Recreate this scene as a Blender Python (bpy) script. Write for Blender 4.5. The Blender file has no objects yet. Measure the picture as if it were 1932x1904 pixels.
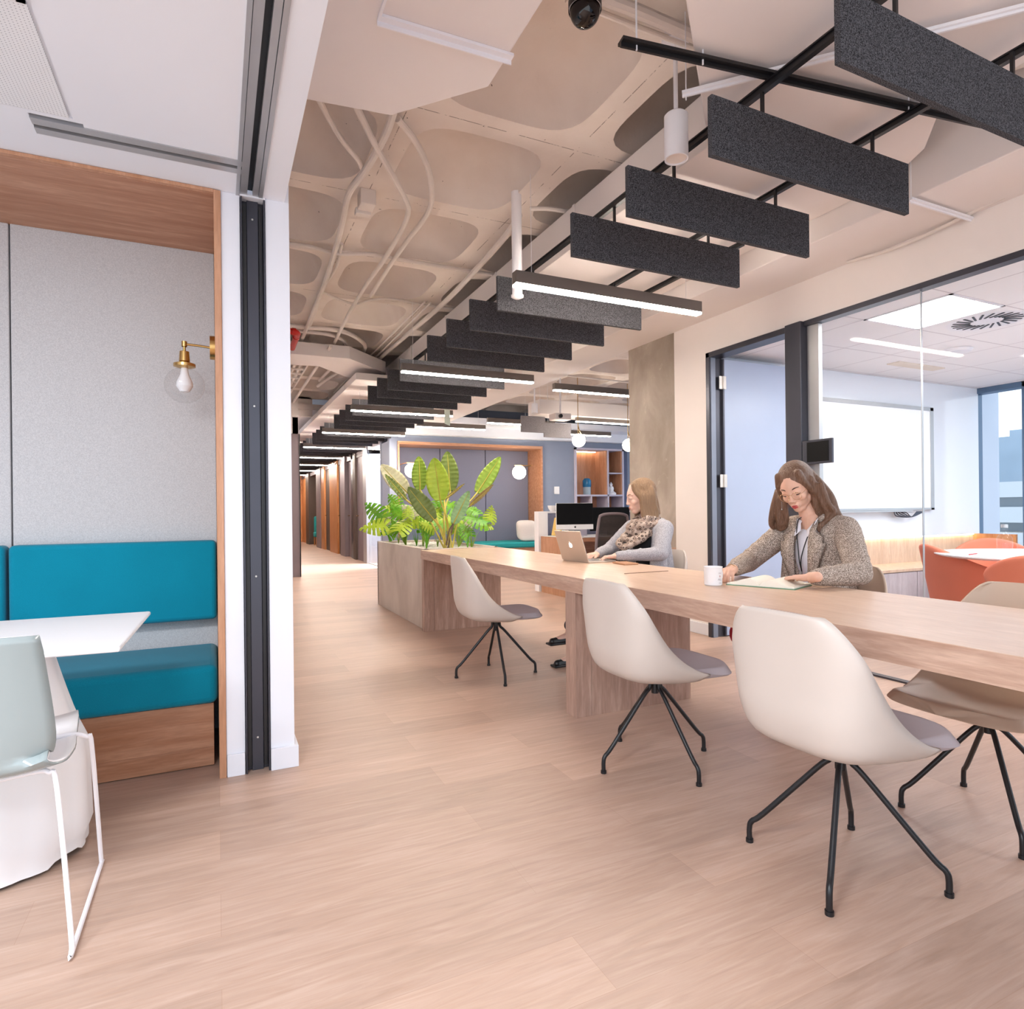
import bpy, bmesh, math, random
from mathutils import Vector, Matrix, noise
PI = math.pi
R = math.radians
random.seed(7)
SC = bpy.context.scene
COL = SC.collection

# ---------------------------------------------------------------- mesh builder
class MB:
    def __init__(s):
        s.v = []; s.f = []; s.uvs = None
    def box(s, x0, y0, z0, x1, y1, z1):
        b = len(s.v)
        s.v += [(x0,y0,z0),(x1,y0,z0),(x1,y1,z0),(x0,y1,z0),(x0,y0,z1),(x1,y0,z1),(x1,y1,z1),(x0,y1,z1)]
        s.f += [tuple(b+i for i in q) for q in ((0,3,2,1),(4,5,6,7),(0,1,5,4),(1,2,6,5),(2,3,7,6),(3,0,4,7))]
        return s
    def obox(s, c, sx, sy, sz, rz=0, rx=0, ry=0):
        m = Matrix.Translation(c) @ Matrix.Rotation(rz,4,'Z') @ Matrix.Rotation(ry,4,'Y') @ Matrix.Rotation(rx,4,'X')
        n = len(s.v); s.box(-sx/2,-sy/2,-sz/2,sx/2,sy/2,sz/2)
        s.v[n:] = [tuple(m @ Vector(p)) for p in s.v[n:]]
        return s
    def prism(s, poly, z0, z1):
        """poly in xy extruded in z"""
        b = len(s.v); n = len(poly)
        s.v += [(x,y,z0) for x,y in poly] + [(x,y,z1) for x,y in poly]
        s.f.append(tuple(b+i for i in reversed(range(n)))); s.f.append(tuple(b+n+i for i in range(n)))
        for i in range(n):
            j = (i+1) % n; s.f.append((b+i,b+j,b+n+j,b+n+i))
        return s
    def prism_axis(s, poly, a0, a1, axis='Y'):
        n0 = len(s.v); s.prism(poly, a0, a1)
        if axis == 'Y': s.v[n0:] = [(p[0],p[2],p[1]) for p in s.v[n0:]]
        elif axis == 'X': s.v[n0:] = [(p[2],p[0],p[1]) for p in s.v[n0:]]
        return s
    def tube(s, pts, r, seg=10, closed=False, caps=True):
        pts = [Vector(p) for p in pts]
        rs = r if isinstance(r,(list,tuple)) else [r]*len(pts)
        n = len(pts); b = len(s.v)
        up = None
        for i,p in enumerate(pts):
            if closed: t = (pts[(i+1)%n]-pts[i-1])
            elif i == 0: t = pts[1]-pts[0]
            elif i == n-1: t = pts[-1]-pts[-2]
            else: t = (pts[i+1]-p).normalized()+(p-pts[i-1]).normalized()
            if t.length < 1e-9: t = Vector((0,0,1))
            t.normalize()
            if up is None:
                a = Vector((0,0,1)) if abs(t.z) < .9 else Vector((1,0,0))
                u = t.cross(a).normalized()
            else:
                u = up - t*up.dot(t)
                if u.length < 1e-6: u = t.orthogonal()
                u.normalize()
            up = u; w = t.cross(u)
            for k in range(seg):
                a = 2*PI*k/seg
                s.v.append(tuple(p + (u*math.cos(a)+w*math.sin(a))*rs[i]))
        m = n if closed else n-1
        for i in range(m):
            for k in range(seg):
                a = b+i*seg+k; c = b+i*seg+(k+1)%seg
                d = b+((i+1)%n)*seg+k; e = b+((i+1)%n)*seg+(k+1)%seg
                s.f.append((a,c,e,d))
        if caps and not closed:
            s.f.append(tuple(b+k for k in reversed(range(seg))))
            s.f.append(tuple(b+(n-1)*seg+k for k in range(seg)))
        return s
    def lathe(s, prof, c=(0,0,0), seg=24, axis=None):
        """prof list of (r,z); revolve about z through c"""
        b = len(s.v); n = len(prof)
        m = Matrix.Identity(4) if axis is None else Vector((0,0,1)).rotation_difference(Vector(axis)).to_matrix().to_4x4()
        m = Matrix.Translation(c) @ m
        for r_,z in prof:
            for k in range(seg):
                a = 2*PI*k/seg
                s.v.append(tuple(m @ Vector((r_*math.cos(a), r_*math.sin(a), z))))
        for i in range(n-1):
            for k in range(seg):
                s.f.append((b+i*seg+k, b+i*seg+(k+1)%seg, b+(i+1)*seg+(k+1)%seg, b+(i+1)*seg+k))
        return s
    def cyl(s, p0, p1, r, seg=16): return s.tube([p0,p1], r, seg)
    def ell(s, c, rx, ry, rz, rot=None, nu=16, nv=10):
        b = len(s.v); m = rot.to_4x4() if rot is not None else Matrix.Identity(4)
        m = Matrix.Translation(c) @ m
        s.v.append(tuple(m @ Vector((0,0,-rz))))
        for j in range(1,nv):
            ph = -PI/2+PI*j/nv
            for i in range(nu):
                a = 2*PI*i/nu
                s.v.append(tuple(m @ Vector((rx*math.cos(ph)*math.cos(a), ry*math.cos(ph)*math.sin(a), rz*math.sin(ph)))))
        s.v.append(tuple(m @ Vector((0,0,rz)))); last = len(s.v)-1
        for i in range(nu): s.f.append((b, b+1+(i+1)%nu, b+1+i))
        for j in range(nv-2):
            for i in range(nu):
                a = b+1+j*nu+i; c2 = b+1+j*nu+(i+1)%nu
                s.f.append((a,c2,c2+nu,a+nu))
        for i in range(nu): s.f.append((last, b+1+(nv-2)*nu+i, b+1+(nv-2)*nu+(i+1)%nu))
        return s
    def cap(s, p0, r0, p1, r1, seg=14):
        """tapered capsule"""
        p0 = Vector(p0); p1 = Vector(p1); d = p1-p0; L = d.length
        if L < 1e-6: return s.ell(p0, r0, r0, r0)
        t = d/L; pts = []; rs = []
        for a in (80,60,40,20,0): pts.append(p0 - t*r0*math.sin(R(a))); rs.append(r0*math.cos(R(a)))
        for a in (0,20,40,60,80): pts.append(p1 + t*r1*math.sin(R(a))); rs.append(r1*math.cos(R(a)))
        return s.tube(pts, rs, seg)
    def grid(s, fn, nu, nv, cu=False, flip=False):
        b = len(s.v)
        for j in range(nv+1):
            for i in range(nu + (0 if cu else 1)):
                s.v.append(tuple(fn(i/nu, j/nv)))
        w = nu if cu else nu+1
        for j in range(nv):
            for i in range(nu):
                a = b+j*w+i; c = b+j*w+(i+1)%w
                q = (a,c,c+w,a+w)
                s.f.append(q[::-1] if flip else q)
        return s
    def xf(s, m, n0=0):
        s.v[n0:] = [tuple(m @ Vector(p)) for p in s.v[n0:]]
        return s

def rootmat(o):
    m = Matrix.Identity(4)
    while o is not None:
        m = o.matrix_basis @ m; o = o.parent
    return m

def mesh_from(mb, name):
    me = bpy.data.meshes.new(name)
    me.from_pydata(mb.v, [], mb.f); me.validate(); me.update()
    return me

def build(name, mb, mat, parent=None, world=True, smooth=True, bev=0, sub=0, solid=0, ang=35, seg=2, off=0):
    me = mesh_from(mb, name) if isinstance(mb, MB) else mb
    if parent is not None and world:
        me.transform(rootmat(parent).inverted())
    bm = bmesh.new(); bm.from_mesh(me); bmesh.ops.recalc_face_normals(bm, faces=bm.faces) if not solid else None
    bm.to_mesh(me); bm.free()
    me.materials.append(mat)
    if smooth:
        me.shade_smooth(); me.set_sharp_from_angle(angle=R(ang))
    o = bpy.data.objects.new(name, me); COL.objects.link(o)
    if parent is not None: o.parent = parent
    if solid:
        m = o.modifiers.new('s','SOLIDIFY'); m.thickness = solid; m.offset = off
    if bev:
        m = o.modifiers.new('b','BEVEL'); m.width = bev; m.segments = seg; m.limit_method = 'ANGLE'; m.angle_limit = R(40)
        m.harden_normals = False
    if sub:
        m = o.modifiers.new('u','SUBSURF'); m.levels = sub; m.render_levels = sub
    return o

def tag(o, label=None, cat=None, group=None, kind=None):
    if label: o['label'] = label
    if cat: o['category'] = cat
    if group: o['group'] = group
    if kind: o['kind'] = kind
    return o
def thing(name, label, cat, loc=(0,0,0), rz=0, group=None):
    o = bpy.data.objects.new(name, None); COL.objects.link(o)
    o.empty_display_size = .1
    o.location = loc; o.rotation_euler = (0,0,rz)
    return tag(o, label, cat, group)
def struct(name, mb, mat, **k):
    o = build(name, mb, mat, **k); o['kind'] = 'structure'; return o
def solo(name, label, cat, mb, mat, group=None, **k):
    return tag(build(name, mb, mat, **k), label, cat, group)
def dup(root, loc=None, rz=None, label=None, group=None):
    def rec(o, par):
        c = o.copy(); COL.objects.link(c); c.parent = par
        for ch in [x for x in ALLCH(o)]: rec(ch, c)
        return c
    c = rec(root, None)
    if loc is not None: c.location = loc
    if rz is not None: c.rotation_euler = (0,0,rz)
    if label: c['label'] = label
    if group: c['group'] = group
    return c
def ALLCH(o):
    return [x for x in bpy.data.objects if x.parent is o]

def remesh(mb, voxel=.006, smooth=6, fac=.5):
    """fuse overlapping closed shells into one continuous surface"""
    me = mesh_from(mb, 'tmp'); o = bpy.data.objects.new('tmp', me); COL.objects.link(o)
    m = o.modifiers.new('r','REMESH'); m.mode = 'VOXEL'; m.voxel_size = voxel; m.adaptivity = 0
    if smooth:
        m2 = o.modifiers.new('s','SMOOTH'); m2.iterations = smooth; m2.factor = fac
    dg = bpy.context.evaluated_depsgraph_get()
    res = bpy.data.meshes.new_from_object(o.evaluated_get(dg))
    bpy.data.objects.remove(o); bpy.data.meshes.remove(me)
    return res

def bez(pts, n=8):
    """Catmull-Rom through pts"""
    P = [Vector(p) for p in pts]; P = [P[0]*2-P[1]]+P+[P[-1]*2-P[-2]]; out = []
    for i in range(1,len(P)-2):
        for k in range(n):
            t = k/n; a,b,c,d = P[i-1],P[i],P[i+1],P[i+2]
            out.append(.5*((2*b)+(-a+c)*t+(2*a-5*b+4*c-d)*t*t+(-a+3*b-3*c+d)*t**3))
    out.append(P[-2]); return out

# ---------------------------------------------------------------- materials
def srgb(h):
    if isinstance(h,str): h = tuple(int(h[i:i+2],16)/255 for i in (0,2,4))
    return tuple((c/12.92 if c <= .04045 else ((c+.055)/1.055)**2.4) for c in h)+(1,)
class NT:
    def __init__(s, name):
        s.m = bpy.data.materials.new(name); s.m.use_nodes = True; s.t = s.m.node_tree; s.n = s.t.nodes; s.b = s.n['Principled BSDF']
    def add(s, typ, **k):
        n = s.n.new(typ)
        for a,v in k.items(): setattr(n,a,v)
        return n
    def link(s, a, b): s.t.links.new(a,b)
    def coord(s, scale=(1,1,1), rot=(0,0,0), src='Object'):
        tc = s.add('ShaderNodeTexCoord'); mp = s.add('ShaderNodeMapping')
        mp.inputs['Scale'].default_value = scale; mp.inputs['Rotation'].default_value = rot
        s.link(tc.outputs[src], mp.inputs['Vector']); return mp.outputs['Vector']
    def noise(s, vec, scale=5, detail=3, rough=.5, dist=0):
        n = s.add('ShaderNodeTexNoise'); n.inputs['Scale'].default_value = scale; n.inputs['Detail'].default_value = detail
        n.inputs['Roughness'].default_value = rough; n.inputs['Distortion'].default_value = dist
        if vec is not None: s.link(vec, n.inputs['Vector'])
        return n.outputs['Fac']
    def ramp(s, fac, stops):
        r = s.add('ShaderNodeValToRGB'); e = r.color_ramp.elements
        while len(e) < len(stops): e.new(.5)
        for i,(p,c) in enumerate(stops): e[i].position = p; e[i].color = c if len(c) == 4 else tuple(c)+(1,)
        s.link(fac, r.inputs['Fac']); return r.outputs['Color']
    def mix(s, fac, a, b, mode='MIX'):
        n = s.add('ShaderNodeMix'); n.data_type = 'RGBA'; n.blend_type = mode
        for sock,val in ((n.inputs[0],fac),(n.inputs[6],a),(n.inputs[7],b)):
            if isinstance(val,(int,float)): sock.default_value = val
            elif isinstance(val,tuple): sock.default_value = val
            else: s.link(val, sock)
        return n.outputs[2]
    def bump(s, h, strength=.2, dist=.002):
        n = s.add('ShaderNodeBump'); n.inputs['Strength'].default_value = strength; n.inputs['Distance'].default_value = dist
        s.link(h, n.inputs['Height']); s.link(n.outputs['Normal'], s.b.inputs['Normal'])
def setp(m, **k):
    b = m.node_tree.nodes['Principled BSDF']
    for a,v in k.items():
        b.inputs[a.replace('_',' ')].default_value = v
    return m
def plain(name, h, rough=.5, metal=0, var=.04, nscale=6, bump=0, spec=.5, bscale=200):
    t = NT(name); c = srgb(h)
    v = t.coord()
    f = t.noise(v, nscale, 3)
    lo = tuple(x*(1-var) for x in c[:3])+(1,); hi = tuple(min(1,x*(1+var)) for x in c[:3])+(1,)
    t.link(t.ramp(f, [(.3,lo),(.7,hi)]), t.b.inputs['Base Color'])
    t.b.inputs['Roughness'].default_value = rough; t.b.inputs['Metallic'].default_value = metal
    t.b.inputs['Specular IOR Level'].default_value = spec
    if bump: t.bump(t.noise(v, bscale, 2), bump, .002)
    return t.m
def wood(name, dark, light, axis='X', rough=.45, scale=1.0, seam=0):
    t = NT(name)
    st = {'X':(.9,9,9),'Y':(9,.9,9),'Z':(9,9,.9)}[axis]
    st = tuple(a*scale for a in st)
    v = t.coord(st)
    n1 = t.noise(v, 2.2, 4, .55, .6)
    v2 = t.coord(tuple(a*4 for a in st)); n2 = t.noise(v2, 3.5, 3, .6, .2)
    col = t.ramp(n1, [(.28,srgb(dark)),(.5,tuple((a+b)/2 for a,b in zip(srgb(dark),srgb(light)))),(.66,srgb(light))])
    col = t.mix(t.ramp(n2,[(.3,(.0,.0,.0)),(.75,(.55,.55,.55))]), col, tuple(x*.72 for x in srgb(dark)[:3])+(1,))
    t.link(col, t.b.inputs['Base Color']); t.b.inputs['Roughness'].default_value = rough
    t.bump(n2, .08, .001)
    return t.m
def fabric(name, c1, c2, scale=260, rough=.95, fac=(.35,.65), sheen=0, big=0):
    t = NT(name); v = t.coord()
    f = t.noise(v, scale, 2, .6)
    col = t.ramp(f, [(fac[0],srgb(c1)),(fac[1],srgb(c2))])
    if big:
        g = t.noise(v, 5, 3); col = t.mix(t.ramp(g,[(.3,(0,0,0)),(.75,(big,big,big))]), col, tuple(x*.6 for x in srgb(c1)[:3])+(1,))
    t.link(col, t.b.inputs['Base Color']); t.b.inputs['Roughness'].default_value = rough
    t.b.inputs['Sheen Weight'].default_value = sheen
    t.b.inputs['Specular IOR Level'].default_value = .2
    t.bump(f, .25, .0015)
    return t.m
def emit(name, col, strength):
    m = bpy.data.materials.new(name); m.use_nodes = True; b = m.node_tree.nodes['Principled BSDF']
    b.inputs['Base Color'].default_value = (.9,.9,.9,1)
    b.inputs['Emission Color'].default_value = col if len(col)==4 else tuple(col)+(1,)
    b.inputs['Emission Strength'].default_value = strength
    return m
def glass(name, tint=(.97,.99,1,1), gloss=.008, rough=0.0):
    """architectural glass: mostly transparent, a fresnel share mirrors"""
    m = bpy.data.materials.new(name); m.use_nodes = True; t = m.node_tree; n = t.nodes; n.remove(n['Principled BSDF'])
    tr = n.new('ShaderNodeBsdfTransparent'); tr.inputs[0].default_value = tint
    gl = n.new('ShaderNodeBsdfGlossy'); gl.inputs['Roughness'].default_value = rough
    lw = n.new('ShaderNodeLayerWeight'); lw.inputs[0].default_value = .5
    pw = n.new('ShaderNodeMath'); pw.operation = 'POWER'; pw.inputs[1].default_value = 4.5; t.links.new(lw.outputs['Facing'], pw.inputs[0])
    ma = n.new('ShaderNodeMath'); ma.operation = 'MULTIPLY_ADD'; ma.inputs[1].default_value = .35; ma.inputs[2].default_value = gloss; t.links.new(pw.outputs[0], ma.inputs[0])
    mx = n.new('ShaderNodeMixShader')
    t.links.new(ma.outputs[0], mx.inputs[0]); t.links.new(tr.outputs[0], mx.inputs[1]); t.links.new(gl.outputs[0], mx.inputs[2])
    t.links.new(mx.outputs[0], n['Material Output'].inputs[0])
    return m

M = {}
def floor_mat():
    t = NT('oak_plank_floor')
    v = t.coord((1,1,1))
    br = t.add('ShaderNodeTexBrick'); br.inputs['Scale'].default_value = 1
    br.inputs['Brick Width'].default_value = 1.3; br.inputs['Row Height'].default_value = .2
    br.inputs['Mortar Size'].default_value = .0008; br.inputs['Mortar Smooth'].default_value = .5
    br.inputs['Color1'].default_value = (.0,.0,.0,1); br.inputs['Color2'].default_value = (1,1,1,1); br.inputs['Mortar'].default_value = (.5,.5,.5,1)
    br.offset = .37
    t.link(v, br.inputs['Vector'])
    v1 = t.coord((1.3,13,1)); n1 = t.noise(v1, 2.2, 5, .6, 1.1)
    v2 = t.coord((3,60,1)); n2 = t.noise(v2, 2.0, 3, .6, .3)
    A,B,C_ = srgb('a88c7b'), srgb('ba9d8c'), srgb('c8ae9f')
    col = t.ramp(n1, [(.2,A),(.5,B),(.8,C_)])
    col = t.mix(t.ramp(n2,[(.45,(0,0,0)),(.8,(.26,.26,.26))]), col, srgb('a9805f'))
    col = t.mix(.10, col, br.outputs['Color'], 'OVERLAY')
    col = t.mix(t.ramp(br.outputs['Fac'],[(.0,(0,0,0)),(1,(.35,.35,.35))]), col, srgb('8f6a50'))
    t.link(col, t.b.inputs['Base Color'])
    rr = t.ramp(n1, [(.3,(.38,.38,.38)),(.7,(.5,.5,.5))]); t.link(rr, t.b.inputs['Roughness'])
    t.bump(n2, .06, .001)
    return t.m
M['floor'] = floor_mat()
M['wall'] = plain('white_plaster', 'e6e7ee', .85, var=.012, nscale=3)
M['wallpink'] = plain('warm_white_plaster', 'ebe2dd', .85, var=.015, nscale=3)
M['ceil'] = plain('white_gypsum_ceiling', 'eff2f9', .9, var=.008, nscale=2)
M['duct'] = plain('painted_duct_white', 'e9e1de', .7, var=.02, nscale=1.5)
M['conduit'] = plain('painted_conduit', 'ded4cd', .6, var=.04, nscale=8)
def concrete_ceiling():
    t = NT('painted_waffle_concrete'); v = t.coord()
    n = t.noise(v, 2.5, 4); col = t.ramp(n, [(.3,srgb('d9cbc1')),(.7,srgb('e6dbd3'))])
    sp = t.noise(v, 38, 2, .5); col = t.mix(t.ramp(sp,[(.765,(0,0,0)),(.785,(.85,.85,.85))]), col, srgb('4a4038'))
    sx = t.add('ShaderNodeSeparateXYZ'); t.link(v, sx.inputs[0]); masks = []
    for ax,o_ in (('X',.92),('Y',.14)):       # construction joints down the middle of the ribs
        a = t.add('ShaderNodeMath'); a.operation = 'SUBTRACT'; t.link(sx.outputs[ax], a.inputs[0]); a.inputs[1].default_value = o_-.5
        b = t.add('ShaderNodeMath'); b.operation = 'FRACT'; t.link(a.outputs[0], b.inputs[0])
        c = t.add('ShaderNodeMath'); c.operation = 'SUBTRACT'; t.link(b.outputs[0], c.inputs[0]); c.inputs[1].default_value = .5
        d = t.add('ShaderNodeMath'); d.operation = 'ABSOLUTE'; t.link(c.outputs[0], d.inputs[0])
        e = t.add('ShaderNodeMath'); e.operation = 'LESS_THAN'; t.link(d.outputs[0], e.inputs[0]); e.inputs[1].default_value = .0028
        masks.append(e.outputs[0])
    mx_ = t.add('ShaderNodeMath'); mx_.operation = 'MAXIMUM'; t.link(masks[0], mx_.inputs[0]); t.link(masks[1], mx_.inputs[1])
    jn = t.ramp(t.noise(v, 9, 4, .7), [(.47,(0,0,0)),(.53,(.7,.7,.7))])
    mm = t.add('ShaderNodeMath'); mm.operation = 'MULTIPLY'; t.link(mx_.outputs[0], mm.inputs[0]); t.link(jn, mm.inputs[1])
    col = t.mix(mm.outputs[0], col, srgb('5a4c42'))
    t.link(col, t.b.inputs['Base Color']); t.b.inputs['Roughness'].default_value = .85
    t.bump(t.noise(v, 30, 4), .25, .006)
    return t.m
M['waffle'] = concrete_ceiling()
def concrete(name, a, b, c):
    t = NT(name); v = t.coord((1,1,.6))
    n = t.noise(v, 2.2, 6, .6, .4); col = t.ramp(n, [(.25,srgb(a)),(.5,srgb(b)),(.78,srgb(c))])
    vv = t.coord((1,1,.8)); n2 = t.noise(vv, 5.5, 5, .7, 1.2)
    col = t.mix(t.ramp(n2,[(.6,(0,0,0)),(.72,(.45,.45,.45))]), col, srgb('cdbfb0'))
    t.link(col, t.b.inputs['Base Color']); t.b.inputs['Roughness'].default_value = .6
    t.bump(n2, .25, .004); return t.m
M['pillar'] = concrete('raw_concrete', '7f7366', 'a09285', 'c2b6aa')
M['planter'] = concrete('grey_stone_laminate', 'b1a298', 'cabdb2', 'dcd1c6')
M['felt'] = fabric('charcoal_felt', '18181b', '7c7c82', scale=300, fac=(.36,.80))
M['felt_light'] = fabric('grey_felt', '6c686b', '8d888b', scale=200)
M['black'] = plain('black_powder_coat', '17171a', .38, var=.05)
M['dark_metal'] = plain('dark_grey_aluminium', '4a4b54', .3, metal=.55, var=.03)
M['dark_panel'] = plain('dark_taupe_panel', '82757a', .5, var=.03)
M['alu'] = plain('brushed_aluminium', 'b9b9bb', .35, metal=.6, var=.03)
M['lamp_body'] = plain('lamp_grey_body', '6f6660', .5, metal=.2)
M['white_metal'] = plain('white_powder_coat', 'eeecf0', .35, var=.01)
M['wood_x'] = wood('ash_laminate_x', 'a98572', 'd2b29e', 'X')
M['wood_y'] = wood('ash_laminate_y', 'b08b76', 'd6b6a2', 'Y')
M['wood_z'] = wood('ash_laminate_z', 'a38272', 'c8a999', 'Z')
M['top'] = wood('ash_table_top', 'cfac92', 'ddbfa8', 'Y', rough=.33)
M['booth_x'] = wood('warm_oak_x', 'ad7451', 'cf9c7c', 'X', rough=.35)
M['booth_z'] = wood('warm_oak_z', 'b9835f', 'd3a182', 'Z', rough=.4)
M['orange_wood'] = wood('honey_oak', 'c0773f', 'dda16c', 'Z', rough=.4)
M['pale_wood'] = wood('pale_oak', 'd0b196', 'e6ccb4', 'Z', rough=.5)
M['grey_wood'] = wood('grey_ash_fronts', 'b9b0b5', 'd0c8cc', 'Z', rough=.5)
M['grey_fab'] = fabric('light_grey_fabric', 'bdbdc0', 'd2d2d4', scale=300)
M['teal'] = fabric('teal_velvet', '00819c', '0790ad', scale=420, sheen=.15, big=.18)
M['teal_far'] = fabric('dull_teal_fabric', '1f8a8e', '3ba1a2', scale=120)
M['blue_wall'] = plain('slate_blue_panel', '8992a6', .7, var=.02)
M['blue_fab'] = fabric('slate_fabric', '6f7186', '83869a', scale=120)
M['lilac'] = plain('lilac_grey_edge', 'c3bccb', .5)
M['shell'] = plain('sand_polypropylene', 'cfc3ba', .42, var=.01)
M['pad'] = plain('grey_seat_fabric', 'c3bbc2', .8, var=.02, bump=.15, bscale=300)
M['shell_far'] = plain('beige_polypropylene', 'cdb6a2', .45, var=.01)
M['cushion'] = fabric('beige_linen', 'c9bfba', 'd8cfca', scale=180)
M['brass'] = plain('brushed_brass', 'c9a468', .25, metal=1, var=.03)
M['gold'] = plain('thin_gold', 'd9b98e', .25, metal=.9)
M['steel'] = plain('hinge_steel', 'cfcbc6', .35, metal=.5)
M['red'] = plain('sprinkler_red', 'c2190f', .35)
M['screen'] = plain('black_glass_screen', '060608', .5, spec=.2)
M['whiteplastic'] = plain('white_plastic', 'f2f1f3', .35, var=.008)
M['greyshell'] = plain('sage_grey_gloss', '9aa5a6', .15, var=.01)
M['orange'] = plain('coral_upholstery', 'e27f62', .75, var=.03, bump=.1)
M['whitegloss'] = plain('white_gloss_panel', 'e8ecf4', .12, var=.005)
M['doorblue'] = plain('pale_grey_door', 'a9b7d0', .3, var=.01)
M['glass'] = glass('clear_glass')
M['bulbglass'] = glass('thin_bulb_glass', (.98,.98,.98,1), .03)
M['paper'] = plain('cream_paper', 'f4efe2', .8, var=.02)
M['cover'] = plain('green_book_cover', '6f9a7c', .6)
M['skin'] = setp(plain('skin', 'dcae97', .5, var=.05, nscale=14), Subsurface_Weight=.12, Subsurface_Radius=(.01,.004,.002))
M['skin2'] = setp(plain('fair_skin', 'e3bba9', .5, var=.05, nscale=14), Subsurface_Weight=.12, Subsurface_Radius=(.01,.004,.002))
M['lip'] = plain('red_lips', 'b8353d', .4)
M['lip2'] = plain('pink_lips', 'bd6f68', .45)
M['eye'] = plain('eye_dark', '2a1c18', .3)
M['brow'] = plain('brow_brown', '4e382c', .8)
# ================================================================ camera
cam_d = bpy.data.cameras.new('camera'); cam = bpy.data.objects.new('camera', cam_d); COL.objects.link(cam)
cam.matrix_world = Matrix.Translation((0,0,1.1)) @ Matrix.Rotation(-R(25.25),4,'Z') @ Matrix.Rotation(PI/2,4,'X') @ Matrix.Rotation(-.0107,4,'Z')
cam_d.sensor_width = 36; cam_d.lens = 36*1181/1932; cam_d.shift_y = 11.6/1932; cam_d.clip_start = .05; cam_d.clip_end = 1000
SC.camera = cam

# ================================================================ shell of the place
struct('floor', MB().box(-2.7,-2.5,-.1,8.7,27,0), M['floor'], smooth=False)

# waffle slab: ribs at z 3.2, rounded coffers above
def waffle(x0, x1, y0, y1):
    mb = MB(); N = 48; hw = .405
    rs = [1.0,.992,.97,.93,.87,.78,.64,.45,.22]
    i0 = int(math.floor(x0-.92)); j0 = int(math.floor(y0-3.14))
    for i in range(i0, int(math.ceil(x1-.92))):
        for j in range(j0, int(math.ceil(y1-3.14))):
            cx_ = .92+i+.5; cy_ = 3.14+j+.5; b0 = len(mb.v)
            for ring in range(len(rs)+1):
                for k_ in range(N):
                    a_ = 2*PI*(k_+.5)/N; c_,s_ = math.cos(a_),math.sin(a_)
                    if ring == 0: q = .5/max(abs(c_),abs(s_)); z_ = 3.2
                    else:
                        r_ = rs[ring-1]; q = hw*r_/((abs(c_)**4.2+abs(s_)**4.2)**(1/4.2)); z_ = 3.2+.32*(1-r_**3.0)**.58
                    mb.v.append((min(max(cx_+q*c_,x0),x1), min(max(cy_+q*s_,y0),y1), z_))
            mb.v.append((min(max(cx_,x0),x1), min(max(cy_,y0),y1), 3.52))
            for cx2,cy2 in ((.5,.5),(-.5,.5),(-.5,-.5),(.5,-.5)):
                mb.v.append((min(max(cx_+cx2,x0),x1), min(max(cy_+cy2,y0),y1), 3.2))
            for ring in range(len(rs)):
                for k_ in range(N):
                    p_ = b0+ring*N+k_; q_ = b0+ring*N+(k_+1)%N
                    mb.f.append((p_,p_+N,q_+N,q_))
            ap = b0+(len(rs)+1)*N
            for k_ in range(N): mb.f.append((b0+len(rs)*N+k_, ap, b0+len(rs)*N+(k_+1)%N))
            for m_,k_ in enumerate((N//8-1, 3*N//8-1, 5*N//8-1, 7*N//8-1)): mb.f.append((b0+k_, b0+(k_+1)%N, ap+1+m_))
    return mb
o_ = build('ceiling_waffle', waffle(.28,8.72,-2.52,12.04), M['waffle'], ang=40); o_['kind'] = 'structure'
struct('ceiling_slab', MB().box(-2.8,-2.5,3.62,8.8,27,3.8), M['ceil'], smooth=False)
struct('ceiling_corridor', MB().box(.3,12.0,3.0,3.4,27,3.1), M['duct'], smooth=False)

# white room on the left: ceiling with folding wall track
c = MB()
c.box(-2.7,-2.5,2.45,-.43,1.9,2.6); c.box(-2.7,2.02,2.456,-.43,2.56,2.6); c.box(-.43,-2.5,2.45,-.405,2.58,2.6)
c.box(-2.7,2.56,2.45,-.43,2.58,2.6); c.box(-2.7,1.9,2.45,-.43,2.02,2.6)
c.box(-.405,-2.5,2.45,.085,2.60,2.6); c.box(-2.7,2.58,2.45,-.56,2.88,2.6); c.box(-.56,2.70,2.45,.085,2.88,2.6)
c.box(.19,-2.5,2.45,.279,2.88,3.62)
struct('ceiling_left', c, M['ceil'], smooth=False)
struct('wall_left', MB().box(-2.8,-2.5,0,-2.7,-2.2,2.6).box(-2.8,1.9,0,-2.7,3.7,2.6).box(-2.8,-2.2,2.35,-2.7,1.9,2.6).box(-2.8,-.2,0,-2.7,-.1,2.35), M['wall'], smooth=False)
# jambs between booth and corridor
struct('wall_jamb', MB().box(.027,2.88,0,.1,3.05,2.45).box(.1,2.93,0,.2,3.05,2.45).box(.2,2.875,0,.297,3.05,2.45).box(.197,3.05,0,.297,11.3,3.62).box(.197,2.88,2.45,.297,3.05,3.62), M['wall'], smooth=False, bev=.002)
struct('baseboard_left', MB().box(.2,2.858,0,.312,3.05,.092).box(.03,2.868,0,.098,2.88,.092), M['wall'], smooth=False, bev=.002)

# right hand wall with meeting room front
w = MB()
w.box(3.84,-2.5,2.44,3.94,4.59,3.62); w.box(3.84,4.14,0,3.98,4.59,2.44)
struct('wall_right', w, M['wallpink'], smooth=False)
struct('baseboard_right', MB().box(3.825,4.14,0,3.84,4.58,.1), M['wall'], smooth=False, bev=.003)
# concrete pillar with timber wainscot
struct('pillar', MB().box(3.84,4.59,.742,4.35,5.30,3.3), M['pillar'], smooth=False, bev=.004)
struct('trim_1', MB().box(3.835,4.59,0,4.355,5.30,.742), M['wood_y'], smooth=False, bev=.002)
# beam along the room
struct('ceiling_beam', MB().box(3.34,-2.5,2.73,3.86,11.6,3.3), M['duct'], smooth=False, bev=.006)

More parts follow.
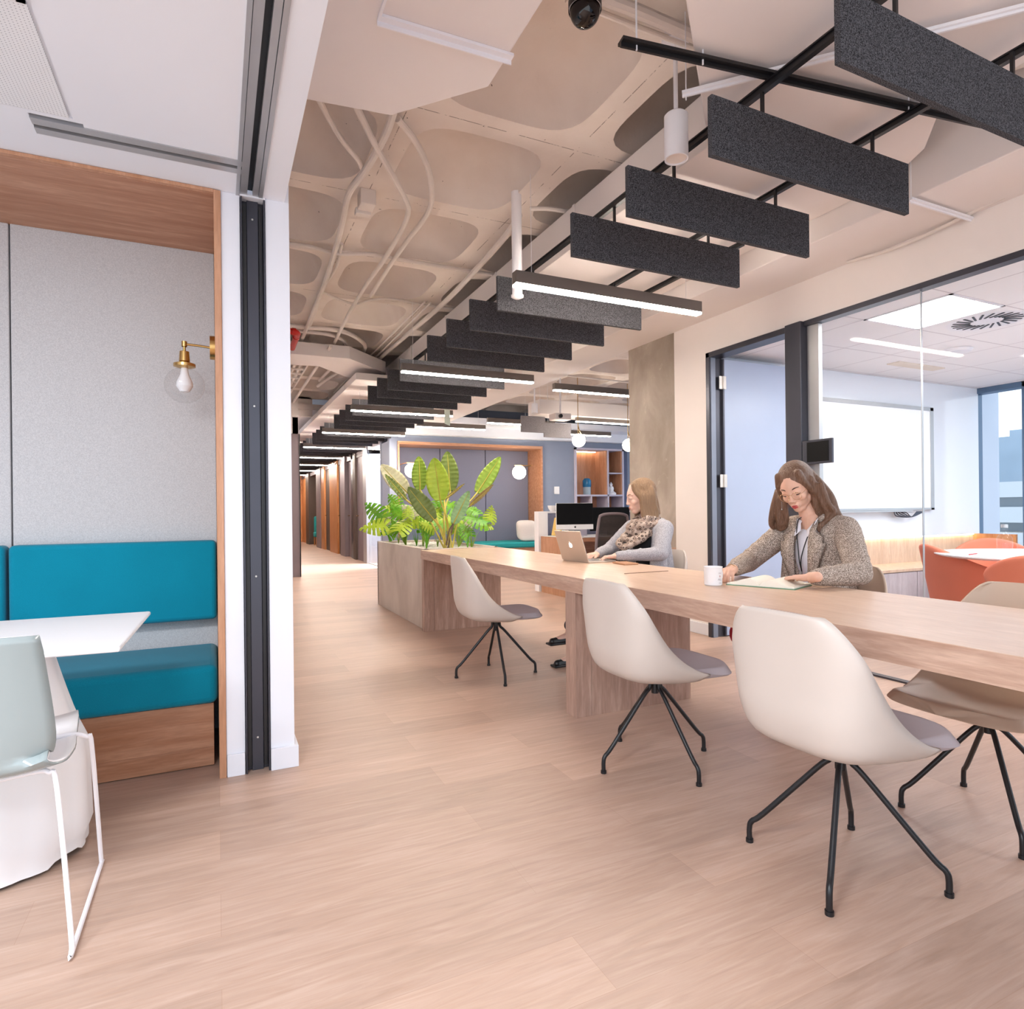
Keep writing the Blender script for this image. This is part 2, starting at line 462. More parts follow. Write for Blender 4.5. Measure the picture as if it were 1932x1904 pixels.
# door frame and glazed front
fr = MB()
fr.box(3.80,4.095,0,3.94,4.14,2.43); fr.box(3.80,3.30,2.385,3.94,4.14,2.43)
struct('door_frame', fr, M['dark_metal'], smooth=False, bev=.004)
struct('trim_2', MB().box(3.795,3.17,0,3.945,3.31,2.44), M['dark_metal'], smooth=False, bev=.006)
struct('trim_3', MB().box(3.83,-2.5,2.405,3.90,3.17,2.44).box(3.85,-2.5,0,3.90,3.17,.012), M['dark_metal'], smooth=False)
struct('trim_4', MB().box(3.86,3.075,.012,3.90,3.17,2.405), M['alu'], smooth=False, bev=.003)
gp = struct('window_1', MB().box(3.872,2.374,.012,3.884,3.08,2.41), M['glass'], smooth=False)
struct('window_2', MB().box(3.872,.95,.012,3.884,2.368,2.41), M['glass'], smooth=False)
struct('window_3', MB().box(3.872,-.5,.012,3.884,.945,2.41), M['glass'], smooth=False)
struct('trim_5', MB().box(3.870,2.3695,.012,3.886,2.3725,2.405), M['alu'], smooth=False)
# open door leaf
d = thing('door_1', None, None, (3.93,4.10,0)); del_ = None
d['kind'] = 'structure'
build('door_leaf', MB().box(3.945,4.075,.01,4.86,4.115,2.38), M['doorblue'], d, smooth=False, bev=.002)
build('door_edge', MB().box(3.930,4.072,.01,3.946,4.118,2.38), M['dark_metal'], d, smooth=False)
for z in (.25,1.28,2.12):
    build('hinge', MB().box(3.885,4.066,z,3.930,4.072,z+.11).cyl((3.925,4.062,z),(3.925,4.062,z+.11),.007,8).box(3.93,4.060,z,3.955,4.073,z+.11), M['steel'], d)
struct('trim_13', MB().box(3.812,4.088,.0,3.862,4.095,2.385), plain('reveal_grey','7f8796',.4,metal=.3), smooth=False)
# meeting room
struct('wall_meeting_back', MB().box(3.95,4.30,0,8.1,4.40,2.55), M['whitegloss'], smooth=False)
mc = MB()
mc.box(3.94,-2.5,2.452,8.1,2.4,2.55); mc.box(3.94,2.4,2.452,4.24,3.0,2.55); mc.box(4.84,2.4,2.452,8.1,3.0,2.55); mc.box(3.94,3.0,2.452,8.1,4.4,2.55)
def tile_mat():
    t = NT('ceiling_tiles'); v = t.coord()
    br = t.add('ShaderNodeTexBrick'); br.offset = 0; br.inputs['Scale'].default_value = 1
    br.inputs['Brick Width'].default_value = .6; br.inputs['Row Height'].default_value = .6; br.inputs['Mortar Size'].default_value = .006
    for k in ('Color1','Color2'): br.inputs[k].default_value = srgb('f3f1f2')
    br.inputs['Mortar'].default_value = srgb('d3cfd3')
    mp = t.add('ShaderNodeMapping'); mp.inputs['Location'].default_value = (-.04,0,0); t.link(v, mp.inputs['Vector']); t.link(mp.outputs[0], br.inputs['Vector'])
    t.link(br.outputs['Color'], t.b.inputs['Base Color']); t.b.inputs['Roughness'].default_value = .8; return t.m
struct('ceiling_meeting', mc, tile_mat(), smooth=False)
# facade at x 8
wm = MB()
for y0,y1 in ((4.265,4.30),(3.62,3.80),(1.7,1.9),(-.3,-.1),(-2.5,-2.3)): wm.box(7.95,y0,0,8.1,y1,2.55)
wm.box(7.95,-2.5,2.39,8.1,4.3,2.55)
struct('trim_6', wm, plain('blue_grey_mullion','56708c',.4,metal=.2), smooth=False, bev=.004)
k = 4
for y0,y1 in ((3.80,4.265),(1.9,3.62),(-.1,1.7),(-2.3,-.3)):
    struct('window_%d'%k, MB().box(8.02,y0,0,8.03,y1,2.39), M['glass'], smooth=False); k += 1
# lounge: facade on the right and back wall
lm = MB()
for y0,y1 in ((11.35,11.6),(9.3,9.5),(7.3,7.5),(5.3,5.5)): lm.box(8.6,y0,0,8.72,y1,3.62)
lm.box(8.6,4.4,2.75,8.72,12.35,3.62)
struct('trim_7', lm, plain('facade_blue_frame','6f9cc4',.5), smooth=False)
for y0,y1 in ((9.5,11.35),(7.5,9.3),(5.5,7.3)):
    struct('window_%d'%k, MB().box(8.65,y0,0,8.66,y1,2.75), M['glass'], smooth=False); k += 1
struct('wall_lounge_side', MB().box(3.94,4.41,0,8.72,4.5,3.62).box(8.0,-2.5,2.55,8.1,4.41,3.62), M['wall'], smooth=False)
bw = MB()
bw.box(2.94,11.6,2.44,8.72,11.75,2.56); bw.box(2.94,11.6,0,3.09,12.2,2.44); bw.box(6.16,11.6,0,6.955,11.75,2.44); bw.box(8.345,11.6,0,8.72,11.75,2.44)
bw.box(2.94,12.25,0,8.72,12.35,3.62)
struct('wall_back', bw, M['blue_wall'], smooth=False)
struct('ceiling_lounge', MB().box(3.36,10.9,2.74,8.72,12.3,2.85).box(3.0,11.42,2.565,8.72,12.3,2.74), M['ceil'], smooth=False)
# corridor
struct('wall_corridor_left', MB().box(.297,11.3,0,1.3,11.45,2.46).box(1.2,11.45,0,1.3,25,2.77), M['dark_panel'], smooth=False, bev=.004)
struct('wall_corridor_header', MB().box(.297,11.32,2.46,1.12,11.45,3.62).box(.2,11.45,2.46,1.3,12.1,3.62).box(1.12,12.04,2.87,1.62,12.1,3.62), M['duct'], smooth=False)
struct('trim_8', MB().box(1.10,11.285,0,1.108,11.30,2.46).box(1.29,11.29,0,1.305,11.46,2.46), M['black'], smooth=False)
struct('wall_corridor_end', MB().box(1.2,25,0,3.2,25.1,3.0), M['orange_wood'], smooth=False)
M['post'] = plain('dark_brown_post','54463f',.5)
segs = [(13.46,13.80,'alu',0),(13.80,14.65,'dark_panel',.05),(14.65,14.92,'post',0),(14.92,15.3,'dark_metal',.03),(15.3,15.85,'dark_panel',.08),(15.85,16.5,'dark_panel',-.02),
 (16.5,17.06,'post',.05),(17.06,18.28,'orange_wood',0),(18.28,19.26,'post',.05),(19.26,19.9,'orange_wood',0),(19.9,20.8,'dark_panel',-.02),(20.8,22.6,'orange_wood',.5),(22.6,23.4,'post',-.02),(23.4,25,'orange_wood',.04)]
n = 2
for y0,y1,mt,dx in segs:
    x = 2.90+dx
    if mt in ('post','dark_panel') and y1-y0 > .5 and dx > 0:
        dd = thing('door_%d'%n, None, None, (x,y0,0)); dd['kind'] = 'structure'; n += 1
        build('door_leaf', MB().box(x,y0,0,3.3,y1,2.36), M[mt], dd, smooth=False)
        build('door_handle', MB().cyl((x,y1-.12,1.02),(x-.05,y1-.12,1.02),.009,8).cyl((x-.05,y1-.12,1.02),(x-.05,y1-.24,1.02),.009,8), M['brass'], dd)
    else:
        struct('wall_corridor_right', MB().box(x,y0,0,3.45,y1,2.77), M[mt], smooth=False)
struct('wall_corridor_top', MB().box(2.93,13.46,2.36,3.3,25,3.0), M['dark_panel'], smooth=False)
struct('wall_office_right', MB().box(2.94,12.35,2.44,3.2,13.46,3.0).box(7.0,12.35,0,7.1,16,3.0).box(3.46,13.6,0,7.1,13.7,3.0), M['wall'], smooth=False)
struct('ceiling_office', MB().box(2.94,12.3,2.7,7.1,13.7,2.8), M['ceil'], smooth=False)
struct('window_%d'%k, MB().box(2.95,12.2,.012,2.962,13.46,2.44), M['glass'], smooth=False); k += 1
struct('trim_9', MB().box(2.94,12.2,0,2.975,13.46,.012), M['alu'], smooth=False)
tcr = thing('armchair', 'small teal armchair in the timber recess far down the corridor', 'chair', (3.15,21.9,0))
build('seat', MB().box(2.95,21.6,.28,3.35,22.1,.45), M['teal_far'], tcr, bev=.04)
build('backrest', MB().box(2.98,22.02,.40,3.36,22.15,.98), M['teal_far'], tcr, bev=.05)
for lx,ly in ((2.99,21.64),(3.31,21.64),(2.99,22.08),(3.31,22.08)): build('leg', MB().cyl((lx,ly,0),(lx,ly,.3),.018,10), M['orange_wood'], tcr)
bg_ = thing('bag', 'black bag standing on the floor at the far end of the corridor', 'bag', (2.0,24.7,0))
build('body', MB().box(1.65,24.5,.0,2.35,24.85,.42), M['black'], bg_, bev=.08, seg=3)
build('handle', MB().tube(bez([(1.85,24.67,.40),(1.9,24.67,.56),(2.1,24.67,.56),(2.15,24.67,.40)],5),.015,8), M['black'], bg_)
# plain wall closing the corridor side of the teal recess
struct('wall_recess', MB().box(3.44,20.7,0,3.5,22.7,3.0), M['orange_wood'], smooth=False)

# ================================================================ booth on the left
b = MB(); b.box(-2.4,2.895,2.435,.0,3.60,2.46)
struct('trim_10', b, M['booth_x'], smooth=False)
struct('trim_11', MB().box(.0,2.87,0,.027,3.60,2.447).box(-2.4,2.87,2.435,.0,2.895,2.449), M['booth_z'], smooth=False, bev=.002)
p = MB(); p.box(-.842,3.555,0,.0,3.60,2.436); p.box(-1.68,3.555,0,-.848,3.60,2.436); p.box(-2.4,3.555,0,-1.686,3.60,2.436)
struct('wall_booth_fabric', p, M['grey_fab'], smooth=False, bev=.004)
struct('wall_booth_shell', MB().box(-2.7,3.60,0,.19,3.7,3.2).box(-2.7,2.88,0,-2.4,3.6,3.2), M['wall'], smooth=False)
bench = thing('booth_bench', 'long built-in bench in the left booth with teal velvet seat over a timber plinth', 'bench', (-1.0,3.3,0))
def cushion(x0,y0,z0,x1,y1,z1,r=.03):
    return MB().box(x0,y0,z0,x1,y1,z1)
build('plinth', MB().box(-2.38,3.04,0.003,-.02,3.54,.275).box(-2.38,3.034,.085,-.02,3.04,.275), M['booth_x'], bench, smooth=False, bev=.001)
build('seat_cushion', MB().box(-2.38,3.0,.278,-.003,3.545,.445), M['teal'], bench, bev=.03, seg=4)
for x0,x1 in ((-.838,-.004),(-1.676,-.85)):
    build('back_cushion', MB().box(x0,3.45,.575,x1,3.553,.968), M['teal'], bench, bev=.022, seg=4)
# dark receiver channel for the folding wall
ch = thing('wall_channel', 'dark grey metal receiver channel running floor to ceiling beside the booth', 'metal channel', (.15,2.9,0))
build('channel', MB().box(.102,2.868,.0,.108,2.93,2.44).box(.192,2.868,0,.198,2.93,2.44).box(.108,2.915,0,.192,2.93,2.44).box(.1275,2.90,0,.1725,2.915,2.44), M['dark_metal'], ch, smooth=False, bev=.001)
build('rubber_seal', MB().box(.110,2.89,0.02,.125,2.915,2.42).box(.175,2.89,0.02,.186,2.915,2.42), M['black'], ch, smooth=False)
for z in (.14,.83,1.56,2.36): build('screw', MB().cyl((.150,2.901,z),(.150,2.896,z),.004,10), M['steel'], ch)
struct('trim_12', MB().box(.1,2.866,2.44,.2,2.93,2.452), M['wall'], smooth=False)
# ceiling track
tr = thing('folding_wall_track', 'silver aluminium ceiling track for a folding wall with a side branch over the booth', 'track', (.13,1.2,2.45))
build('rail', MB().box(.085,-1.5,2.444,.099,2.88,2.5).box(.101,-1.5,2.447,.1285,2.88,2.5).box(.150,-1.5,2.447,.172,2.88,2.5).box(.174,-1.5,2.444,.19,2.88,2.5), M['alu'], tr, smooth=False)
build('slot', MB().box(.1285,-1.5,2.475,.150,2.88,2.49), M['black'], tr, smooth=False)
build('cross_rail', MB().box(-.56,2.60,2.446,.101,2.64,2.5).box(-.56,2.662,2.446,.101,2.70,2.5), M['alu'], tr, smooth=False)
build('cross_slot', MB().box(-.56,2.64,2.49,.101,2.662,2.5), M['black'], tr, smooth=False)
build('bolt', MB().cyl((.139,1.93,2.53),(.139,1.93,2.505),.006,10), M['steel'], tr)
# perforated ceiling panel, grille
def perf():
    t = NT('perforated_white_metal'); v = t.coord((100,100,100))
    vo = t.add('ShaderNodeTexVoronoi'); vo.inputs['Randomness'].default_value = 0; vo.inputs['Scale'].default_value = 1; t.link(v, vo.inputs['Vector'])
    t.link(t.ramp(vo.outputs['Distance'],[(.22,srgb('a9abb3')),(.30,srgb('eef0f3'))]), t.b.inputs['Base Color']); t.b.inputs['Roughness'].default_value = .6
    return t.m
solo('perforated_ceiling_panel', 'white perforated metal panel set in the ceiling above the booth', 'ceiling panel', MB().box(-1.62,2.03,2.448,-.44,2.555,2.456), perf(), smooth=False)
g = thing('air_grille', 'off-white slatted air grille in the top left corner of the ceiling', 'vent', (-.9,1.95,2.44))
build('frame', MB().box(-1.5,1.70,2.44,-.44,1.72,2.46).box(-1.5,2.0,2.44,-.44,2.02,2.46).box(-.46,1.70,2.44,-.44,2.02,2.46), M['white_metal'], g, smooth=False)
sl = MB()
for i in range(28): sl.obox((-.475-.036*i,1.86,2.440),.022,.28,.004,ry=R(35))
build('slats', sl, plain('cream_slats','d8d6c8',.5), g, smooth=False)
# booth sconce
s = thing('wall_sconce', 'small brass wall lamp with clear glass globe on the booth side panel', 'lamp', (0,3.25,1.88))
build('backplate', MB().lathe([(.0,0),(.055,0),(.055,.022),(.0,.022)], (0,3.25,1.878), 28, (-1,0,0)), M['brass'], s)
build('arm', MB().tube(bez([(-.022,3.25,1.878),(-.07,3.25,1.882),(-.128,3.25,1.884)],6), .0055, 10).lathe([(.012,-.012),(.012,.012)],(-.128,3.25,1.884),12), M['brass'], s)
build('socket', MB().lathe([(.006,0),(.006,-.03),(.02,-.035),(.023,-.08),(.02,-.082),(.046,-.092),(.046,-.105),(.03,-.11),(.0,-.112)], (-.128,3.25,1.884), 24), M['brass'], s)
build('bulb', MB().lathe([(.014,-.11),(.018,-.14),(.033,-.175),(.035,-.195),(.02,-.22),(0,-.225)], (-.128,3.25,1.884), 20), M['whiteplastic'], s)
gl = [(.024,-.112)]+[(.085*math.sin(a), -.112-.078+.082*math.cos(a)) for a in [R(20+16*i) for i in range(11)]]
build('globe', MB().lathe(gl, (-.128,3.25,1.884), 32), M['bulbglass'], s)

# pedestal table in the booth
t = thing('pedestal_table', 'white rectangular table on a faceted flared white pedestal in front of the booth', 'table', (-.75,2.4,0))
build('table_top', MB().prism([(-.245,2.02),(-.228,2.71),(-1.6,2.75),(-1.6,2.08)], .722,.737), M['whiteplastic'], t, smooth=False, bev=.006, seg=3)
def ped(u,v):
    a = 2*PI*u; fl = 1+.035*abs(math.sin(a*6))
    if v < .12: r = .255+.0*v; z = .012+v/.12*.05
    else:
        q = (v-.12)/.88; r = .27*(1-q)**.9*.55+.15 if q < 2 else .1; z = .062+q*.66
        r = .268-.02*q if q < .42 else .26-(.11)*((q-.42)/.58)**.8
    if v < .12 and abs(math.sin(a*3)) > .8: z += .012
    return (-.67+r*1.02*fl*math.cos(a), 2.52+r*fl*math.sin(a)*.9, z)
pm = MB().grid(ped, 72, 14, cu=True)
build('pedestal', pm, M['whiteplastic'], t, ang=50)
# sled chair
sc = thing('sled_chair', 'grey-green glossy shell chair on a white wire sled base at the left edge', 'chair', (-.58,2.1,0))
def sprof(v):
    P = [(-.24,.812),(-.215,.68),(-.19,.54),(-.165,.468),(-.10,.440),(.05,.440),(.26,.468)]
    f = v*(len(P)-1); i = min(int(f),len(P)-2); q = f-i
    p0 = P[max(i-1,0)]; p1 = P[i]; p2 = P[i+1]; p3 = P[min(i+2,len(P)-1)]
    return tuple(.5*(2*b+(c_-a)*q+(2*a-5*b+4*c_-d_)*q*q+(-a+3*b-3*c_+d_)*q**3) for a,b,c_,d_ in zip(p0,p1,p2,p3))
SO = -1
def sshell(u,v):
    y,z = sprof(v); s_ = 2*u-1; w = .198+.040*min(1,v*2.0) - (.035*max(0,(v-.8)/.2))
    cup = abs(s_)**2.6
    e = cup*(.055 if v<.45 else .03)
    waist = -.03*math.exp(-((v-.5)/.12)**2)*cup
    return (-.60+s_*(w+waist), 2.09+y+(e if v < .5 else .0), z+(0 if v < .45 else cup*.02) - (.008*cup if v<.05 else 0))
build('shell', MB().grid(sshell, 20, 28), M['greyshell'], sc, solid=.005, off=SO, ang=60)
build('inner_shell', MB().grid(sshell, 20, 28), M['whiteplastic'], sc, solid=.005, off=-SO, ang=60)
for sx in (-1,1):
    X = -.60+sx*.262
    pts = [(-.60+sx*.08,1.99,.430),(-.60+sx*.17,1.985,.440),(X-sx*.060,1.975,.437),(X-sx*.042,1.965,.40),(X-sx*.004,1.90,.06),(X,1.885,.014),(X,1.90,.009),(X,2.31,.009),(X,2.332,.012),(X,2.318,.05),(X-sx*.0,2.19,.42),(X-sx*.01,2.18,.455),(-.60+sx*.2,2.18,.468),(-.60+sx*.1,2.17,.45)]
    build('frame', MB().tube(bez(pts,5), .0062, 10), M['white_metal'], sc)
# ================================================================ acoustic baffles, light bars, rails
ORD = ['nearest','second','third','fourth','fifth','sixth','seventh','eighth','ninth','tenth']
NTH = ['first','second','third','fourth']
warm = (1.0,.80,.62)
M['led'] = emit('warm_led_diffuser', (1.0,.88,.76), 85)
M['led_far'] = emit('warm_led_diffuser_far', (1.0,.80,.60), 9)
XL, XR = 1.744, 2.944
by = {0:1.31,1:1.862,2:2.406,3:2.91,5:3.902,6:4.411,7:4.936,8:5.465,10:6.416,11:6.93,12:7.43,13:7.94}
for k_ in range(15,45):
    if k_ % 5 != 4: by[k_] = 8.95+.508*(k_-15)
baf = None
for k_ in sorted(by):
    g_ = k_//5; j_ = k_%5
    lab = 'charcoal felt ceiling baffle, %s of the four %s' % (NTH[j_], 'in front of the nearest light bar' if g_ == 0 else 'behind the %s light bar' % ORD[g_-1])
    if baf is None:
        baf = thing('acoustic_baffle', lab, 'acoustic baffle', (2.344,by[k_],2.468), 0, 'charcoal baffles in the row over the corridor')
        build('felt_panel', MB().box(-.6,-.012,0,.6,.012,.235), M['felt'], baf, world=False, smooth=False, bev=.002)
        for x in (-.32,.36):
            build('hanger', MB().box(x-.006,-.006,.235,x+.006,.006,.325), M['black'], baf, world=False, smooth=False)
    else: dup(baf, (2.344,by[k_],2.468), None, lab)
bar = None
for i,y in enumerate([3.40,5.95,8.48,11.0,13.55,16.1,18.6,21.2,23.7]):
    lab = 'linear grey light bar glowing warm white, %s from the camera in the baffle row' % ORD[i]
    if bar is None:
        bar = thing('linear_light', lab, 'ceiling light', (2.352,y,2.455), 0, 'light bars in the baffle row')
        build('lamp_body', MB().box(-.717,-.03,.014,.717,.03,.088), M['lamp_body'], bar, world=False, smooth=False, bev=.002)
        build('diffuser', MB().box(-.714,-.027,0.0,.714,.027,.014), M['led'], bar, world=False, smooth=False)
        for x in (-.6,.6): build('wire', MB().cyl((x,0,.088),(x,0,.70),.0015,6), M['white_metal'], bar, world=False)
    else: dup(bar, (2.352,y,2.455), None, lab)
for x,y1,lab in ((2.03,25,'long black suspension rail along the left tops of the baffles'),(2.745,25,'long black suspension rail along the right half of the baffles'),(3.08,5.2,'short black suspension rail right of the nearest light bar')):
    solo('suspension_rail', lab, 'rail', MB().box(x-.012,3.0 if x > 3 else .7,2.79,x+.012,y1,2.812).box(x-.02,3.0 if x > 3 else .7,2.812,x+.02,y1,2.818), M['black'], group='black rails above the baffles', smooth=False)
cr = thing('cross_rail', 'black metal cross rail hung on thin rods over the two nearest baffles', 'rail', (2.29,1.79,2.83))
c = Vector((2.287,1.792,2.845)); a_ = math.atan2(1.656-1.928, 3.197-1.377)
build('rail', MB().obox(c,1.84,.045,.012,a_).obox(c+Vector((0,0,-.012)),1.84,.010,.02,a_), M['black'], cr, smooth=False)
for x,y in ((1.44,1.915),(1.72,1.87),(2.74,1.72)): build('rod', MB().cyl((x,y,2.82),(x,y,3.3),.0035,8), M['white_metal'], cr)

# white sheet metal duct over the baffles
d1 = thing('air_duct', 'wide white duct running above the charcoal baffles', 'duct', (2.7,6,2.87))
build('duct_body', MB().prism([(2.19,2.35),(3.335,2.35),(3.335,11.2),(2.19,11.2)],2.87,3.15), M['duct'], d1, smooth=False, bev=.004)
def plen(u,v):  # flared sheet at the near end, rising towards the camera
    return None
pts = [(1.40,1.62),(1.18,.45),(2.90,.45),(2.985,1.74),(3.20,1.93),(3.30,2.12),(3.333,2.36),(2.19,2.36),(2.15,2.31)]
mb = MB()
def zz(y): return 2.872+max(0,(2.36-y))*.012
b0 = len(mb.v); n_ = len(pts)
mb.v += [(x,y,zz(y)) for x,y in pts]+[(x,y,zz(y)+.28) for x,y in pts]
mb.f.append(tuple(range(n_))); mb.f.append(tuple(n_+i for i in reversed(range(n_))))
for i in range(n_): j = (i+1)%n_; mb.f.append((i,j,n_+j,n_+i))
build('plenum', mb, M['duct'], d1, smooth=False, bev=.006)
for y in (3.6,4.9,6.2,7.5,8.8,10.1): build('flange', MB().box(2.182,y,2.862,3.336,y+.03,2.90).box(2.182,y,2.87,2.19,y+.03,3.15), M['duct'], d1, smooth=False, bev=.002)
d2 = thing('duct_panel', 'white flat duct section with cross seams above the far baffles', 'duct', (2,14,2.8))
mb = MB()
ys = [7.95,8.75,10.05,11.35,12.65,13.95,15.25,16.6,18,20,22.5,25]
for y0,y1 in zip(ys,ys[1:]): mb.box(1.60,y0,2.775,3.33 if y1 < 12 else 2.925,y1-.012,2.86)
build('duct_body', mb, M['duct'], d2, smooth=False, bev=.003)
build('seam', MB().box(1.62,8,2.79,3.3 ,11.3,2.85).box(1.62,11.3,2.79,2.9,24.9,2.85), M['lamp_body'], d2, smooth=False)
solo('branch_duct', 'white branch duct bending out of the left wall into the far corridor duct', 'duct', MB().prism([(.30,7.60),(1.45,7.56),(2.03,8.16),(2.12,8.60),(1.62,8.62),(1.17,8.10),(.30,8.20)],2.93,3.08), M['duct'], smooth=False, bev=.004)
nd = thing('corner_duct', 'large white duct box with cut corners at the top left of the exposed ceiling', 'duct', (.7,2,2.9))
build('duct_body', MB().prism([(.30,-.6),(1.055,-.6),(1.062,2.44),(.735,2.80),(.30,2.85)],2.9,3.18), M['duct'], nd, smooth=False, bev=.008)
build('flange', MB().obox((.81,2.238,2.893),.53,.028,.012,-.035).obox((.81,2.252,2.885),.53,.005,.03,-.035).box(.545,.0,2.888,.555,2.25,2.9), M['white_metal'], nd, smooth=False)
# struts
for p0,p1,lab in (((1.81,2.07,2.855),(2.59,1.22,2.87),'white channel strut slung diagonally under the near duct'),((3.31,2.07,2.715),(3.84,2.07,2.715),'white strut bracket under the white beam near the glass front')):
    p0 = Vector(p0); p1 = Vector(p1); dd_ = p1-p0
    solo('strut_channel', lab, 'strut', MB().obox((p0+p1)/2+Vector((0,0,-.006)), dd_.length+.03,.03,.012, math.atan2(dd_.y,dd_.x)).obox((p0+p1)/2+Vector((0,0,-.016)), dd_.length+.03,.008,.012, math.atan2(dd_.y,dd_.x)).cyl(p0+Vector((0,0,-.03)),p0+Vector((0,0,.35)),.0025,6), M['white_metal'], smooth=False)
# pipes and conduits of the exposed ceiling
cd = [
 ('thick white conduit curving from the corner duct down the middle rib', [(.82,3.0),(.84,3.3),(.82,3.7),(.78,4.03),(.81,4.4),(.84,4.83),(.88,5.64),(.9,6.6),(.92,7.9),(.93,11)],3.13,.021),
 ('white conduit slanting from the corner duct to the first rib crossing', [(.42,3.1),(.62,3.47),(.76,3.66),(.80,3.74)],3.15,.015),
 ('white conduit bowing across two coffers and back along the rib', [(.60,3.05),(.77,3.36),(.91,3.59),(1.12,3.94),(1.19,4.12),(1.22,4.44),(1.23,5.02),(1.22,5.61),(1.24,6.6),(1.29,7.71)],3.12,.018),
 ('outermost white conduit bowing widest across the coffers', [(.87,3.19),(1.0,3.33),(1.16,3.58),(1.29,3.91),(1.33,4.18),(1.32,4.59),(1.32,5.15),(1.34,5.92)],3.145,.018),
 ('white conduit crossing the ceiling at the third cross rib', [(.30,5.07),(.65,5.04),(.9,5.08),(1.13,4.99),(1.43,5.0),(1.85,5.0),(2.3,5.0)],3.16,.016),
 ('second thin conduit beside the one at the third cross rib', [(.30,5.11),(.55,5.12),(.75,5.10),(1.0,5.05),(1.5,5.05),(2.3,5.05)],3.175,.010),
 ('thin conduit running beside the middle rib', [(.89,4.9),(.93,5.4),(.90,5.9),(.88,6.1),(.93,6.5),(.96,7.5)],3.165,.012),
 ('thin conduit sagging across the fourth cross rib', [(.89,6.03),(1.1,6.21),(1.27,6.27),(1.38,6.1),(1.56,5.99),(1.9,6.03),(2.3,6.03)],3.17,.011),
 ('wide cream hose looping near the branch duct', [(.30,7.23),(.82,7.22),(1.27,7.2),(1.56,7.5),(1.70,7.9),(1.69,8.7),(1.5,10.5)],3.15,.025),
 ('inner cream hose looping beside the wide one', [(.30,7.35),(.83,7.36),(1.2,7.38),(1.43,7.7),(1.50,8.39),(1.45,10)],3.14,.02),
 ('white conduit along the right side of the long beam rib', [(1.9,3.86),(1.95,4.2),(2.0,5.1),(2.02,5.9),(1.99,7.2),(1.96,8.7),(1.95,11)],3.13,.024),
 ('left one of two thin conduits along the long rib', [(1.86,5.9),(1.85,6.83),(1.84,8.43),(1.84,11)],3.15,.010),
 ('right one of two thin conduits along the long rib', [(1.92,5.9),(1.92,6.95),(1.92,8.69),(1.9,11)],3.15,.010),
 ('short ribbed hose leaving the long rib behind the vertical pipe', [(1.98,3.86),(2.12,3.80),(2.4,3.78)],3.19,.016),
 ('light conduit stretching down the corridor at the far left', [(1.21,7.4),(1.21,9),(1.22,12)],3.02,.02),
 ('ribbed cable hose at the top edge beside the dome camera', [(.9,2.07),(1.39,2.09),(1.57,2.09),(1.9,2.10),(2.3,2.13)],3.14,.027),
 ('thin dark-edged pipe below the ribbed hose at the top edge', [(1.30,2.19),(1.45,2.19),(1.65,2.19),(2.1,2.18)],3.17,.012),
 ('beige conduit crossing the dark recess right of the near plenum', [(2.95,2.10),(3.15,1.80),(3.3,1.5)],3.08,.022),
 ('thin cable hose sagging along the top of the glass front', [(3.80,1.6),(3.80,1.95),(3.80,2.3),(3.80,2.55),(3.80,2.8)],None,.011)]
for lab,pp,z,r in cd:
    if z is None: p3 = [(x,y,zq) for (x,y),zq in zip(pp,(2.76,2.735,2.70,2.70,2.725))]
    else: p3 = [(x,y,z) for x,y in pp]
    solo('conduit', lab, 'conduit', MB().tube(bez(p3,7), r, 10), M['conduit'])
solo('junction_box', 'white junction box on the middle rib between conduits', 'junction box', MB().box(.86,4.06,3.10,.96,4.17,3.20).box(.85,4.17,3.08,.95,4.22,3.12), M['conduit'], smooth=False, bev=.004)
tr = thing('cable_tray', 'white ladder cable tray seen behind the branch duct', 'cable tray', (.95,10,3.05))
mb = MB(); mb.box(.70,8.3,3.02,.72,11.3,3.08).box(1.08,8.3,3.02,1.10,11.3,3.08)
for i in range(9): mb.box(.70,8.5+i*.3,3.02,1.10,8.53+i*.3,3.04)
build('ladder', mb, M['conduit'], tr, smooth=False)
mb = MB()
for i,x in enumerate((.76,.82,.88,.95,1.02)): mb.tube([(x,8.3,3.06),(x+.01,10,3.05),(x,11.3,3.06)], .02, 8)
build('cables', mb, M['conduit'], tr)
rp = thing('sprinkler_pipe', 'bright red sprinkler pipe with elbow at the left wall', 'pipe', (.6,7,3.0))
build('pipe', MB().tube(bez([(.30,6.9,3.0),(.6,6.9,3.0),(.74,6.9,3.0),(.79,6.96,3.0),(.795,7.1,3.0),(.80,7.55,2.99)],6), .032, 14), M['red'], rp)
build('coupling', MB().cyl((.73,6.895,3.0),(.765,6.9,3.0),.038,14).cyl((.793,7.08,3.0),(.795,7.12,3.0),.038,14), M['red'], rp)
# vertical white pipe
vp = thing('drop_pipe', 'thick vertical white pipe hanging down in front of the nearest light bar', 'pipe', (1.82,3.75,2.5))
build('pipe', MB().cyl((1.825,3.75,2.535),(1.825,3.75,3.22),.034,24), M['white_metal'], vp)
build('end_cap', MB().lathe([(.0,0),(.02,0),(.042,.012),(.042,.024),(.034,.026)], (1.825,3.75,2.51), 24), M['white_metal'], vp)
